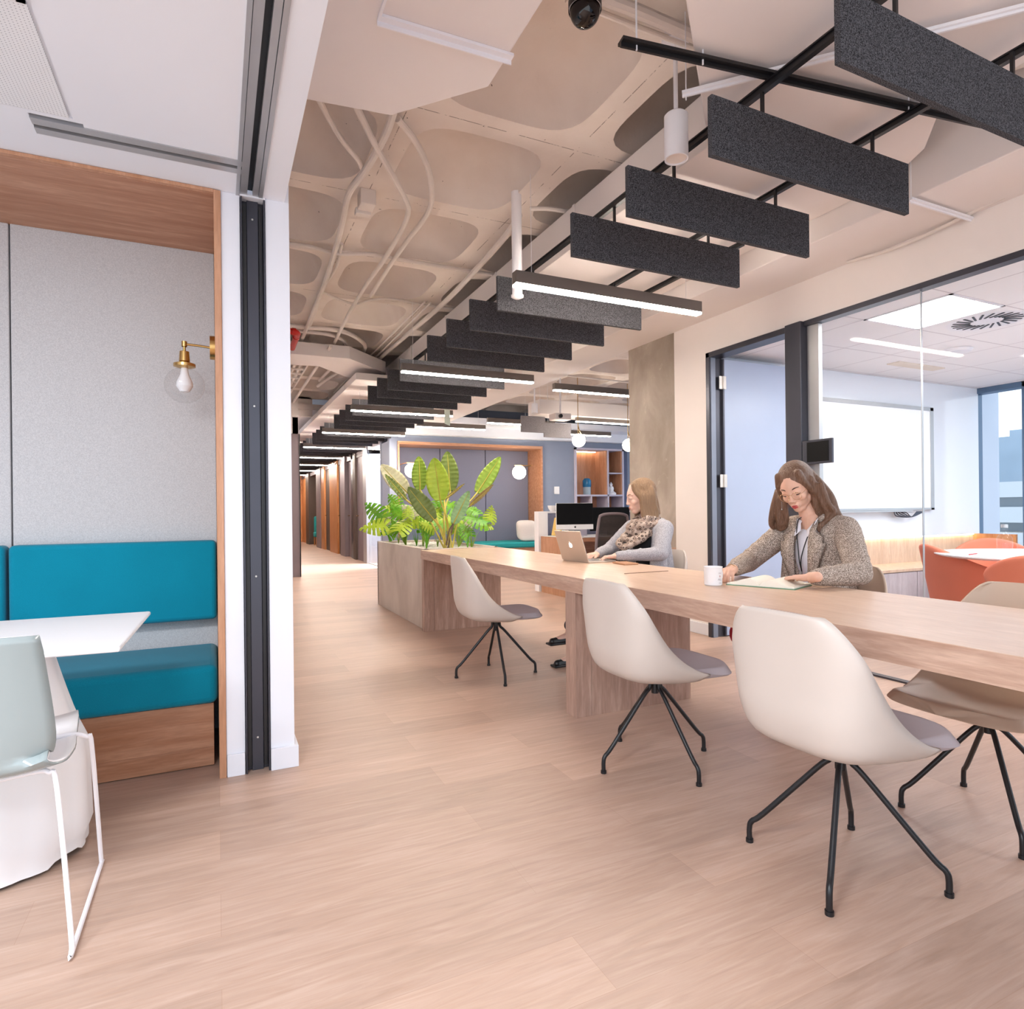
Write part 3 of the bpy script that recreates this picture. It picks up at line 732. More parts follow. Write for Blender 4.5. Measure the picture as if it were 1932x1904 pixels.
# pendant cylinder spot
def spot(name, lab, c_, z0, h, r, top, grp=None):
    s_ = thing(name, lab, 'spotlight', (c_[0],c_[1],z0), 0, grp)
    build('canopy', MB().lathe([(0,top),(.06,top),(.06,top-.03),(0,top-.03)], (c_[0],c_[1],0), 28), M['white_metal'], s_)
    build('stem', MB().cyl((c_[0],c_[1],z0+h),(c_[0],c_[1],top-.02),.010,10), M['white_metal'], s_)
    build('housing', MB().lathe([(r-.006,z0+.012),(r-.006,z0),(r,z0),(r,z0+h-.008),(r-.008,z0+h),(0,z0+h)], (c_[0],c_[1],0), 40), M['white_metal'], s_)
    build('reflector', MB().lathe([(0,z0+.012),(r-.006,z0+.006)], (c_[0],c_[1],0), 32), M['conduit'], s_)
    return s_
spot('pendant_spotlight', 'white cylinder spotlight on a stem beside the nearest black rails', (1.865,2.2), 2.655,.20,.052,3.2)
spot('pendant_spotlight', 'small white cylinder spotlight hanging over the lounge behind the baffles', (4.15,8.0), 2.50,.14,.045,3.2)
dc = thing('dome_camera', 'black glossy dome camera hanging at the top edge of the ceiling', 'camera', (1.30,2.05,3.0))
build('housing', MB().lathe([(.062,3.22),(.062,3.03),(.058,3.025),(.0,3.025)], (1.30,2.05,0), 32), M['white_metal'], dc)
build('collar', MB().lathe([(.064,3.022),(.064,3.055)], (1.30,2.05,0), 32), M['black'], dc)
build('dome', MB().ell((1.30,2.05,3.022),.059,.059,.062,nu=32,nv=20), plain('smoked_dome','140d0b',.05), dc)

# ================================================================ lounge ceiling items
M['led_cool'] = emit('lounge_led_diffuser', (1.0,.94,.88), 20)
lb = None
for x0,x1,y,lab in ((3.70,4.95,6.62,'light bar over the lounge just left of the concrete pillar, nearest of the lounge row'),(5.35,6.60,8.83,'light bar half hidden by the pillar, beside the white globe pendant'),(4.02,5.34,9.5,'light bar in front of the hanging grey lounge panels'),(3.10,4.37,10.35,'light bar nearest the leaves over the slate wall'),(5.84,7.06,10.4,'light bar just above the globe pendant at the back wall')):
    z = 2.55 if y < 10.5 else 2.53
    if lb is None:
        lb = thing('linear_light', lab, 'ceiling light', ((x0+x1)/2,y,z), 0, 'light bars over the lounge')
        build('lamp_body', MB().box(-.63,-.03,.008,.63,.03,.085), M['lamp_body'], lb, world=False, smooth=False, bev=.002)
        build('diffuser', MB().box(-.627,-.027,-.006,.627,.027,.008), M['led_cool'], lb, world=False, smooth=False)
        build('wire', MB().cyl((.5,0,.085),(.5,0,.65),.002,6), M['white_metal'], lb, world=False)
    else: dup(lb, ((x0+x1)/2,y,z), None, lab)
for x0,x1,y,z0,z1,lab in ((4.42,4.85,9.0,2.36,2.62,'left grey felt panel hanging over the lounge'),(4.86,5.37,9.05,2.30,2.54,'right grey felt panel hanging over the lounge')):
    q = thing('hanging_panel', lab, 'acoustic baffle', ((x0+x1)/2,y,z0), 0, 'grey felt panels over the lounge')
    build('felt_panel', MB().box(x0,y-.012,z0,x1,y+.012,z1), M['felt_light'], q, smooth=False, bev=.002)
    for x in (x0+.08,x1-.08): build('wire', MB().cyl((x,y,z1),(x,y,3.2),.0015,6), M['white_metal'], q)
pj = thing('ceiling_projector', 'small white projector fixed under the lounge ceiling duct', 'projector', (4.9,8.5,2.5))
build('body', MB().box(4.72,8.40,2.50,5.0,8.62,2.60), M['duct'], pj, smooth=False, bev=.01)
build('lens', MB().cyl((4.80,8.40,2.55),(4.80,8.37,2.55),.03,20), M['black'], pj)
build('bracket', MB().cyl((4.86,8.5,2.6),(4.86,8.5,3.2),.015,10), M['white_metal'], pj)
solo('air_duct', 'small white duct crossing the lounge ceiling behind the projector', 'duct', MB().box(4.6,8.7,2.62,8.4,9.1,2.85), M['duct'], smooth=False, bev=.006)
solo('conduit', 'thin white conduit crossing the lounge ceiling left of the pillar', 'conduit', MB().tube([(3.9,6.1,3.12),(6,6.12,3.12),(8.5,6.15,3.12)], .016, 8), M['conduit'])
solo('conduit', 'longer thin conduit crossing deeper in the lounge ceiling', 'conduit', MB().tube([(3.9,8.1,3.12),(6,8.12,3.1),(8.5,8.15,3.12)], .014, 8), M['conduit'])
hs = thing('glass_sign', 'frameless pale glass sign panel hanging at the right end of the third light bar', 'sign', (2.83,8.0,2.3))
build('glass_plate', MB().obox((2.83,8.02,2.40),.21,.006,.26,.9), plain('pale_green_acrylic','d8e3d0',.15), hs, smooth=False)
build('wire', MB().cyl((2.77,7.94,2.53),(2.77,7.94,2.87),.002,6).cyl((2.89,8.10,2.53),(2.89,8.10,2.87),.002,6), M['white_metal'], hs)
# globes
M['globe'] = emit('opal_globe', (1.0,.88,.72), 22)
def pglobe(lab, x, y, z, r, top):
    p = thing('globe_pendant', lab, 'pendant lamp', (x,y,z), 0, 'globe pendants in the lounge')
    build('globe', MB().ell((x,y,z),r,r,r,nu=28,nv=18), M['globe'], p)
    build('stem', MB().cyl((x,y+.02,z+r*.8),(x,y+.02,top),.006,8).tube(bez([(x+.0,y+.02,z+r+.14),(x+.03,y+.02,z+r+.05),(x+.095,y+.02,z+.06),(x+.11,y+.02,z-.03)],6), .007, 8), M['brass'], p)
    return p
pglobe('glowing globe pendant on a brass stem in front of the timber shelves', 5.19,8.5,2.20,.105,3.2)
pglobe('glowing globe pendant partly hidden by the concrete pillar', 6.22,8.6,2.17,.105,3.2)
# meeting room ceiling
pl = thing('led_panel', 'square white light panel in the meeting room ceiling', 'ceiling light', (4.54,2.7,2.45))
build('frame', MB().box(4.24,2.4,2.447,4.84,2.42,2.47).box(4.24,2.98,2.447,4.84,3.0,2.47).box(4.24,2.4,2.447,4.26,3.0,2.47).box(4.82,2.4,2.447,4.84,3.0,2.47), M['white_metal'], pl, smooth=False)
build('diffuser', MB().box(4.26,2.42,2.455,4.82,2.98,2.465), emit('panel_diffuser',(1,.98,.96),16), pl, smooth=False)
df = thing('air_diffuser', 'round ceiling swirl diffuser with black radial slots beside the light panel', 'vent', (5.12,2.66,2.45))
mb = MB()
for i in range(22):
    a = 2*PI*i/22; mb.obox((5.12+.155*math.cos(a),2.66+.155*math.sin(a),2.449),.12,.013,.003,a+.35)
build('slots', mb, M['black'], df, smooth=False)
build('plate', MB().lathe([(0,2.4515),(.25,2.4515)],(5.12,2.66,0),40), M['white_metal'], df)
sp = thing('ceiling_speaker', 'round white speaker in the meeting room ceiling', 'speaker', (5.8,3.25,2.44))
build('ring', MB().lathe([(0,2.425),(.10,2.427),(.12,2.45)],(5.8,3.25,0),40), M['white_metal'], sp)
solo('access_panel', 'slim cream rectangle set in the meeting room ceiling behind the speaker', 'ceiling panel', MB().box(5.75,3.72,2.443,6.45,3.84,2.452), plain('cream_vent','e6dacb',.6), smooth=False)
solo('recessed_light', 'slim glowing line light at the right edge of the meeting room ceiling', 'ceiling light', MB().box(6.6,3.1,2.444,7.4,3.13,2.452), M['led_cool'], smooth=False)
# lounge wall sconces
for x,lab in ((5.45,'glowing globe wall lamp in the niche, right one beside the timber reveal'),(3.26,'glowing globe wall lamp in the niche, half hidden by the big leaves')):
    s_ = thing('globe_sconce', lab, 'wall lamp', (x,11.9,1.85), 0, 'globe wall lamps in the slate niche')
    build('globe', MB().ell((x,11.2,1.86),.135,.135,.135,nu=28,nv=18), M['globe'], s_)
    build('arm', MB().cyl((x-.1,11.2,2.0),(x+.28 if x > 4 else x+.1,11.2,2.0),.008,8).cyl((x+.28 if x > 4 else x-.1,11.2,2.0),(x+.34 if x > 4 else x-.1,11.62,2.0),.008,8).cyl((x+.34 if x>4 else x-.1,11.62,2.0),(x+.34 if x>4 else x-.1,12.0,2.0),.008,8), M['brass'], s_)
    build('backplate', MB().cyl((x+.34 if x>4 else x-.1,12.0,2.0),(x+.34 if x>4 else x-.1,12.04,2.0),.05,16), M['brass'], s_)
# ================================================================ long table
tb = thing('communal_table', 'long pale ash laminate table with thick slab legs running towards the planter', 'table', (2.1,3,0))
build('table_top', MB().box(1.70,.15,.664,2.49,5.585,.745), M['top'], tb, smooth=False, bev=.0015)
build('apron', MB().box(1.6985,.149,.664,1.70,5.586,.7435).box(2.49,.149,.664,2.4915,5.586,.7435), M['wood_y'], tb, smooth=False)
for y0,y1 in ((2.845,2.95),(5.52,5.585),(.22,.325)):
    build('leg', MB().box(1.705,y0,0,1.80,y1,.664).box(1.802,y0,0,2.475,y1-.01,.664), M['wood_z'], tb, smooth=False, bev=.001)
build('cable_flap', MB().box(2.03,2.855,.745,2.33,2.862,.7475), plain('flap_shadow_gap','7d5f4b',.6), tb, smooth=False)

# ================================================================ shell chairs
def cprof(P, v):
    f = v*(len(P)-1); i = min(int(f),len(P)-2); q = f-i
    g = lambda j: P[max(0,min(len(P)-1,j))]
    a,b,c_,d_ = g(i-1),g(i),g(i+1),g(i+2)
    return tuple(.5*(2*B+(C-A)*q+(2*A-5*B+4*C-D)*q*q+(-A+3*B-3*C+D)*q**3) for A,B,C,D in zip(a,b,c_,d_))
CC = [(-.275,.808),(-.264,.70),(-.256,.590),(-.246,.485),(-.200,.408),(-.06,.386),(.09,.385),(.205,.390),(.288,.404)]
SS = [(-.252,.795),(-.212,.715),(-.165,.630),(-.110,.550),(-.04,.487),(.05,.438),(.14,.414),(.215,.406),(.288,.407)]
def csurf(u, v, off=0.0):
    s_ = 2*u-1; k_ = abs(s_)**3.4
    c_ = cprof(CC,v); e = cprof(SS,v)
    x = c_[0]*(1-k_)+e[0]*k_; z = c_[1]*(1-k_)+e[1]*k_
    w = .202+.030*math.sin(min(1,v/.55)*PI/2)
    if v < .20: w *= 1-.34*(1-v/.20)**2.2
    if v > .82: w *= max(.004,1-((v-.82)/.18)**2.5)**.5
    y = w*math.sin(s_*PI/2*.86)/math.sin(PI/2*.86)
    return Vector((x,y,z))
def pad_mesh(nu=20, nv=44):
    def fn(u,t):
        v = 1-(1-t)**1.35; top = u < .5; uu = u*2 if top else 2-u*2
        e = .004; p = csurf(uu, v)
        if not top: return p
        a = csurf(min(1,uu+e),v)-csurf(max(0,uu-e),v); b = csurf(uu,min(1,v+e))-csurf(uu,max(0,v-e)); n = a.cross(b)
        n = -n.normalized() if n.length > 1e-10 else V3(0,0,1)
        s_ = 2*uu-1; th_ = .010+.030*max(0,min(1,(v-.42)/.12))
        return p+n*(.001+th_*(1-abs(s_)**14)*(1-t**40)*min(1,.15+v*12))
    return MB().grid(fn, nu*2, nv, cu=True)
V3 = lambda *a: Vector(a)
def chair_mesh(v1, off, nu=22, nv=30):
    def fn(u,v):
        p = csurf(u, v*v1)
        if off:
            e = .004
            a = csurf(min(1,u+e),v*v1)-csurf(max(0,u-e),v*v1); b = csurf(u,min(1,v*v1+e))-csurf(u,max(0,v*v1-e))
            n = a.cross(b)
            if n.length > 1e-9:
                n.normalize(); p = p+n*off
        return p
    return MB().grid(fn, nu, nv)
leg_pts = bez([(.024,0,.392),(.024,0,.36),(.030,0,.325),(.065,0,.290),(.225,0,.105),(.262,0,.070),(.270,0,.045),(.270,0,.0)],5)
def make_chair(lab, loc, rz, base_rot, shell_m, pad_m):
    t = thing('swivel_chair', lab, 'chair', (loc[0],loc[1],0), rz, 'shell chairs at the long table')
    build('shell', chair_mesh(.69, 0), shell_m, t, world=False, solid=.009, off=1, ang=70)
    build('seat_pad', pad_mesh(), pad_m, t, world=False, ang=75)
    build('hub', MB().cyl((0,0,.368),(0,0,.380),.042,20).cyl((0,0,.30),(0,0,.375),.016,14), M['black'], t, world=False)
    for k_ in range(4):
        o = build('leg', MB().tube(leg_pts, .0088, 12).lathe([(.0,.0),(.012,.0),(.012,.012),(.0,.012)],(.270,0,0),12), M['black'], t, world=False)
        o.rotation_euler = (0,0,base_rot-rz+k_*PI/2)
    return t
ch1 = make_chair('beige shell swivel chair in the foreground, nearest to the camera on the corridor side', (1.717,1.306), R(2), R(30.8), M['shell'], M['pad'])
def chair_copy(lab, loc, rz, base_rot, mats=None):
    c_ = dup(ch1, (loc[0],loc[1],0), rz, lab)
    k_ = 0
    for o in ALLCH(c_):
        if o.name.startswith('leg'): o.rotation_euler = (0,0,base_rot-rz+k_*PI/2); k_ += 1
        if mats and (o.name.startswith('shell') or o.name.startswith('seat_pad')):
            o.data = o.data.copy(); o.data.materials[0] = mats
    return c_
chair_copy('beige shell swivel chair beside the middle slab leg of the table, corridor side', (1.72,2.205), R(0), R(0))
chair_copy('beige shell swivel chair farthest along the corridor side, by the planter', (1.682,3.837), R(-4), R(-12))
chair_copy('empty tan shell swivel chair tucked under the far side at the right edge', (2.45,1.28), PI, R(45), M['shell_far'])
chair_copy('tan shell swivel chair under the reading woman in the tweed jacket', (2.66,2.15), R(176), R(30), M['shell_far'])
chair_copy('shell swivel chair under the woman typing on the laptop', (2.72,3.62), R(178), R(10), M['shell'])

# ================================================================ planter and plants
pt = thing('planter_box', 'long grey stone-look planter box at the end of the table', 'planter', (2.1,6.5,0))
build('box', MB().box(1.735,5.59,0,1.775,7.47,.752).box(2.44,5.59,0,2.48,7.47,.752).box(1.735,5.59,0,2.48,5.63,.752).box(1.735,7.43,0,2.48,7.47,.752).box(1.74,5.6,.0,2.475,7.46,.05), M['planter'], pt, smooth=False, bev=.002)
gv = MB()
gv.grid(lambda u,v: (1.775+.665*u, 5.63+1.80*v, .725+.012*noise.noise(Vector((u*30,v*60,1)))), 40, 90)
tag(build('gravel', gv, plain('white_pebbles','d9d6ce',.8,var=.25,nscale=60,bump=1,bscale=80), pt), kind='stuff')
def leafmat(name, lo, hi, vein):
    t = NT(name); v = t.coord((1,1,1),(0,0,0),'UV')
    return t
def gmat(name, a, b, rough=.45):
    t = NT(name); v = t.coord()
    n1 = t.noise(v, 9, 3); n2 = t.noise(t.coord((14,14,60)), 2.5, 3, .6)
    col = t.ramp(n1, [(.3,srgb(a)),(.7,srgb(b))])
    col = t.mix(t.ramp(n2,[(.4,(0,0,0)),(.75,(.35,.35,.35))]), col, tuple(x*.6 for x in srgb(a)[:3])+(1,))
    t.link(col, t.b.inputs['Base Color']); t.b.inputs['Roughness'].default_value = rough
    t.b.inputs['Subsurface Weight'].default_value = .15; t.b.inputs['Subsurface Radius'].default_value = (.01,.02,.004)
    t.bump(n2, .3, .003); return t.m
M['leaf_bright'] = gmat('bright_leaf', '9cbb26', 'bcd242')
M['leaf_mid'] = gmat('mid_leaf', '6c8f22', '93ad38')
M['leaf_dark'] = gmat('dark_leaf', '566a24', '73853a')
M['leaf_grey'] = gmat('grey_green_leaf', '7ca572', '98bd83')
M['leaf_back'] = gmat('tan_leaf_back', '8c7a4a', 'a8945f')
M['leaf_mon'] = gmat('split_leaf_green', '4f9a12', '86bf2c')
M['leaf_pale'] = gmat('pale_leaf_under', 'b5b48f', 'd2cdb0')
M['stem'] = gmat('yellow_stem', 'a69a2f', 'c4b451')
M['stem_dark'] = gmat('dark_stem', '5a4a38', '7a6448')
def leaf(tip, base, w, facing, droop=.0, fold=.16):
    """blade from base to tip with a folded midrib, rippled edges"""
    tip = Vector(tip); base = Vector(base); ax = tip-base; L = ax.length; ax.normalize()
    f = Vector(facing); f = (f-ax*f.dot(ax)).normalized(); side = ax.cross(f).normalized()
    def fn(u,v):
        s_ = 2*u-1
        ww = w*.5*(math.sin(PI*min(1,v*.96+.04)**.85)**.62)*(1 if v < .98 else .35)
        rip = .006*math.sin(v*60)*abs(s_)
        return base+ax*(L*v)+side*(s_*ww)+f*(-fold*ww*(1-abs(s_))*1.0 + rip - droop*v*v*L)
    return MB().grid(fn, 10, 34)
def rib(tip, base, facing, w, droop, fold):
    tip = Vector(tip); base = Vector(base); ax = (tip-base); L = ax.length; ax.normalize()
    f = Vector(facing); f = (f-ax*f.dot(ax)).normalized()
    pts = [base+ax*(L*v)+f*(-droop*v*v*L + .002 - fold*w*.5*(math.sin(PI*min(1,v*.96+.04)**.85)**.62)) for v in [i/12 for i in range(12)]]
    return MB().tube(pts, [.006*(1-i/13)+.001 for i in range(12)], 6)
big = thing('bird_of_paradise_plant', 'tall bird-of-paradise plant with broad upright leaves in the stone planter', 'plant', (2.1,5.95,.72))
CAMD = (-.35,-1,.05)
LV = [((1.583,6.62,1.605),(1.855,6.55,1.304),.20,(-.2,-1,.2),'leaf_pale',.0),((1.574,6.4,1.491),(1.79,6.38,1.225),.088,(.3,-1,0),'leaf_dark',.0),
((1.936,6.4,1.687),(1.945,6.4,1.33),.171,(-.5,-1,0),'leaf_mid',.02),((1.974,6.0,1.64),(2.034,6.0,1.209),.232,(-.35,-1,0),'leaf_bright',.03),
((2.289,6.5,1.76),(2.319,6.5,1.319),.215,(-.3,-1,.1),'leaf_dark',.0),((1.65,5.8,1.337),(1.902,5.8,1.019),.180,(-.2,-1,.3),'leaf_dark',.04),
((2.749,6.1,1.681),(2.475,6.1,1.29),.170,(-.5,-1,0),'leaf_mid',.02),((2.626,6.0,1.376),(2.348,6.0,1.153),.062,(.5,-1,0),'leaf_back',.03),
((2.228,5.7,1.3),(2.062,5.7,.981),.130,(-.5,-1,.1),'leaf_grey',.02),((2.376,6.2,1.394),(2.144,6.2,1.22),.034,(.2,-1,0),'leaf_back',.0)]
root = Vector((2.06,5.86,.72))
for i,(tp,bs,w,fc,mt,dr) in enumerate(LV):
    lf = build('leaf', leaf(tp,bs,w,fc,dr), M[mt], big, ang=60, solid=.0015)
    build('midrib', rib(tp,bs,fc,w,dr,.16), M['stem'], lf)
    b_ = Vector(bs); r_ = root+Vector((.03*math.cos(i*2.1),.05*math.sin(i*1.7),0))
    mid = r_.lerp(b_,.5)+Vector((0,0,.05))
    mid.x = r_.x+(b_.x-r_.x)*.35
    build('stem', MB().tube(bez([tuple(r_),tuple(mid),tuple(b_)],6), .009, 8), M['stem' if i not in (7,8) else 'stem_dark'], big)
def monstera(c_, r, facing, seed, mat):
    """heart-shaped leaf, slit between the side veins"""
    rnd = random.Random(seed); c_ = Vector(c_); f = Vector(facing).normalized()
    up = Vector((rnd.uniform(-1.1,1.1),rnd.uniform(-.3,.3),rnd.uniform(-.2,1))); up = (up-f*up.dot(f)).normalized(); sd = up.cross(f)
    mb = MB(); NT_ = 42; L = 2.1*r; r = r*.95
    def pt(u, t):
        W = r*1.05*(math.sin(PI*min(1,(t*.93+.07))**.62)**.8)
        au = abs(u); y = t*L-.30*r*au*(1-t)*1.6+.35*r*au*t-.95*r
        return c_+up*y+sd*(u*W)+f*(-.28*r*au*au + .10*r*au - .25*r*t*t)
    for sgn in (-1,1):
        us = [0,.22,.45,.72,1.0]
        for j in range(NT_):
            ph = (j/NT_*6.5) % 1
            for i in range(4):
                if i >= 2 and .70 < ph < .97 : continue
                if i == 1 and .76 < ph < .92 : continue
                q = [pt(sgn*us[i],j/NT_),pt(sgn*us[i+1],j/NT_),pt(sgn*us[i+1],(j+1)/NT_),pt(sgn*us[i],(j+1)/NT_)]
                b0 = len(mb.v); mb.v += [tuple(p) for p in q]; w4 = (b0,b0+1,b0+2,b0+3)
                mb.f.append(w4 if sgn > 0 else w4[::-1])
    return mb
MON = [((1.581,6.9,1.1),.105),((1.542,6.7,.951),.105),((1.84,6.9,1.097),.12),((1.967,7.1,1.15),.09),((1.818,6.6,.964),.105),((1.989,6.6,1.003),.1),((2.141,6.3,.963),.09),((2.344,6.5,1.158),.12),((2.289,6.4,1.016),.09),((2.472,6.1,1.008),.10),((2.63,6.1,1.062),.07),((2.54,6.4,1.097),.07),((1.841,7.1,1.221),.08),((2.2,6.6,1.093),.085),
 ((1.70,6.95,1.02),.08),((2.05,6.9,1.06),.09),((1.92,6.7,1.10),.08),((2.42,6.35,.98),.08),((1.72,6.75,.90),.08),((2.12,6.7,.93),.08)]
rr_ = random.Random(11)
MON2 = [(c_, r*1.15) for c_,r in MON]
for c_,r in MON[2:18]: MON2.append(((c_[0]+rr_.uniform(-.10,.10),c_[1]+rr_.uniform(-.1,.25),c_[2]+rr_.uniform(-.12,.03)), r*.85))
for nm,root_,sel in (('left',(1.93,6.9,.72),lambda x: x < 1.9),('middle',(2.08,6.6,.72),lambda x: 1.9 <= x < 2.25),('right',(2.3,6.2,.72),lambda x: x >= 2.25)):
    m_ = thing('split_leaf_plant', 'low split-leaf plant with glossy lobed leaves, %s one in the planter' % nm, 'plant', root_, 0, 'split-leaf plants in the planter')
    for i,(c_,r) in enumerate([q for q in MON2 if sel(q[0][0])]):
        rnd = random.Random(i*7+len(nm))
        fc = (rnd.uniform(-.9,.3),-1,rnd.uniform(.1,1.3))
        mt = 'leaf_pale' if i % 7 == 5 else ('leaf_mon' if i % 2 == 0 else 'leaf_bright')
        build('leaf', monstera(c_, r, fc, i*3+1, mt), M[mt], m_, smooth=False, solid=.001)
        build('stem', MB().tube(bez([root_, ((root_[0]*.6+c_[0]*.4),(root_[1]*.6+c_[1]*.4),(c_[2]+.75)/2+.05), c_],5), .005, 6), M['leaf_mid'], m_)
for i,(x,y,s_,pos) in enumerate(((1.95,7.3,.8,'at the far left corner of the planter'),(1.95,7.02,.9,'second from the far end of the planter'),(1.99,6.45,1.2,'left of the tall stems'),(1.90,6.05,1.1,'nearest the corridor side of the planter'),(2.12,6.36,1.0,'behind the tall stems'),(2.28,5.89,1.0,'right of the tall stems'),(2.25,5.70,1.2,'at the table end of the planter'),(1.98,6.66,1.0,'in the middle of the planter'))):
    rnd = random.Random(i+50)
    gr = thing('grass_tuft', 'small tuft of narrow green blades %s' % pos, 'plant', (x,y,.73), 0, 'grass tufts in the planter')
    mb = MB()
    for k_ in range(16):
        a = rnd.uniform(0,2*PI); L = rnd.uniform(.10,.24)*s_; le = rnd.uniform(.15,.6)
        w_ = .006; d_ = Vector((math.cos(a),math.sin(a),0)); n_ = Vector((-d_.y,d_.x,0)); o_ = Vector((x,y,.725))
        b0 = len(mb.v)
        for q in (0,.35,.7,1):
            p_ = o_+d_*(L*le*q**1.5)+Vector((0,0,L*q*(1-.2*q*le))); wq = w_*(1-q*.95)
            mb.v += [tuple(p_-n_*wq),tuple(p_+n_*wq)]
        for q in range(3): mb.f.append((b0+2*q,b0+2*q+1,b0+2*q+3,b0+2*q+2))
    tag(build('blades', mb, M['leaf_mon' if i%2 else 'leaf_mid'], gr, smooth=False), kind='stuff')

# ================================================================ things on the long table
lp = thing('laptop', 'open silver laptop with a glowing fruit logo on the lid', 'laptop', (2.33,3.70,.745), R(4))
al = M['alu']; M['laptop'] = plain('silver_laptop','c9bcb0',.35,metal=.5)
build('base', MB().box(-.11,-.155,.0,.115,.155,.012), M['laptop'], lp, world=False, smooth=False, bev=.004)
build('keyboard', MB().box(-.085,-.135,.012,.02,.135,.0135), M['black'], lp, world=False, smooth=False)
build('trackpad', MB().box(.035,-.05,.012,.10,.05,.0128), M['alu'], lp, world=False, smooth=False)
th = R(108)
lm_ = Matrix.Translation((-.112,0,.010)) @ Matrix.Rotation(-(th-PI/2),4,'Y')
l_ = build('lid', MB().box(-.006,-.155,0,.001,.155,.215).xf(lm_), M['laptop'], lp, world=False, smooth=False, bev=.003)
build('screen', MB().box(.0012,-.145,.012,.002,.145,.205).xf(lm_), M['screen'], lp, world=False, smooth=False)
# glowing mark: bitten fruit with a leaf
def fruit(cx_, cz_, s_, x_, mtx):
    mb = MB(); pts = []
    for i in range(40):
        a = 2*PI*i/40; r_ = s_*(1-.10*math.cos(2*a)*1.0); px = r_*math.sin(a)*.95; pz = r_*math.cos(a)
        if abs(px) < s_*.25 and pz > 0: pz -= s_*.12*(1-abs(px)/(s_*.25))
        if abs(px) < s_*.2 and pz < 0: pz += s_*.08
        dx,dz = px-s_*1.25,pz-.05*s_
        if dx*dx+dz*dz < (s_*.55)**2:
            k_ = s_*.55/math.sqrt(dx*dx+dz*dz); px = s_*1.25+dx*k_; pz = .05*s_+dz*k_
        pts.append((px+cx_,pz+cz_))
    mb.v += [(x_,p[0],p[1]) for p in pts]; mb.f.append(tuple(range(len(pts))))
    lf_ = [(.0,1.02),(.10,1.30),(.36,1.48),(.30,1.20)]; b0 = len(mb.v)
    mb.v += [(x_,cx_+a*s_,cz_+b*s_) for a,b in lf_]; mb.f.append((b0,b0+1,b0+2,b0+3))
    return mb.xf(mtx)
build('lid_logo', fruit(0,.112,.019,-.0066,lm_), emit('logo_glow',(1,1,1),1.5), lp, world=False, smooth=False)
solo('notebook', 'slim closed wood-brown notebook lying beside the laptop', 'notebook', MB().obox((2.40,3.37,.751),.10,.17,.010,R(-8)), plain('tan_notebook','b98b6a',.6), smooth=False, bev=.002)
# mug
mg = thing('mug', 'white enamel mug with small red lettering beside the open book', 'mug', (2.075,2.225,.745))
build('body', MB().lathe([(0,.0),(.036,0),(.040,.004),(.0415,.083),(.043,.086),(.0405,.087),(.039,.083),(.037,.006),(0,.006)], (2.075,2.225,.745), 40), M['whiteplastic'], mg)
build('handle', MB().tube(bez([(2.115,2.233,.812),(2.137,2.238,.808),(2.143,2.239,.787),(2.134,2.237,.768),(2.113,2.232,.762)],5), .0045, 8), M['whiteplastic'], mg)
def text_mesh(s_, size):
    c_ = bpy.data.curves.new('t','FONT'); c_.body = s_; c_.size = size; c_.align_x = 'CENTER'; c_.resolution_u = 3
    o = bpy.data.objects.new('t', c_); COL.objects.link(o); dg = bpy.context.evaluated_depsgraph_get()
    me = bpy.data.meshes.new_from_object(o.evaluated_get(dg)); bpy.data.objects.remove(o); bpy.data.curves.remove(c_); return me
def wrap_text(s_, size, zc, ang):
    me = text_mesh(s_, size)
    for v in me.vertices:
        a = ang + v.co.x/.0420
        v.co = Vector((2.075+.0422*math.cos(a), 2.225+.0422*math.sin(a), .745+zc+v.co.y))
    return me
mr = plain('mug_print_red','b06a66',.5); mgb = plain('mug_print_grey','8c7f86',.5)
for s_,sz,zc,m_ in (('YOU','.008',.056,mgb),('&','.013',.041,mr),('ALL','.013',.026,mgb),('coffee','.006',.012,mgb)):
    build('lettering', wrap_text(s_, float(sz), zc, R(-88)), m_, mg, smooth=False)
# book
bk = thing('open_book', 'open green-covered notebook with blank cream pages in front of the reading woman', 'book', (2.29,2.10,.745), math.atan2(-.26,.10)+R(-0))
# spine runs along local y; page halves along +-x
def page(sgn):
    def fn(u,v):
        x = u*.150; z = .007+.030*math.sin(PI*min(1,u*1.25))**.8*(1-u*.55)+ (.004 if u > 0 else 0)
        return (sgn*x, -.105+.21*v, z)
    return fn
for sgn in (-1,1):
    mb = MB()
    mb.grid(page(sgn), 18, 6)
    mb.grid(lambda u,v: (sgn*u*.150, -.105+.21*v, .004), 18, 6)
    for yy in (-.105,.105):
        mb.grid(lambda u,v: (sgn*u*.150, yy, .004+v*(page(sgn)(u,0)[2]-.004)), 18, 3)
    mb.grid(lambda u,v: (sgn*.150, -.105+.21*u, .004+v*(page(sgn)(1,0)[2]-.004)), 4, 2)
    build('pages', mb, M['paper'], bk, world=False)
build('cover', MB().box(-.155,-.109,.0,.155,.109,.0035), M['cover'], bk, world=False, smooth=False, bev=.001)

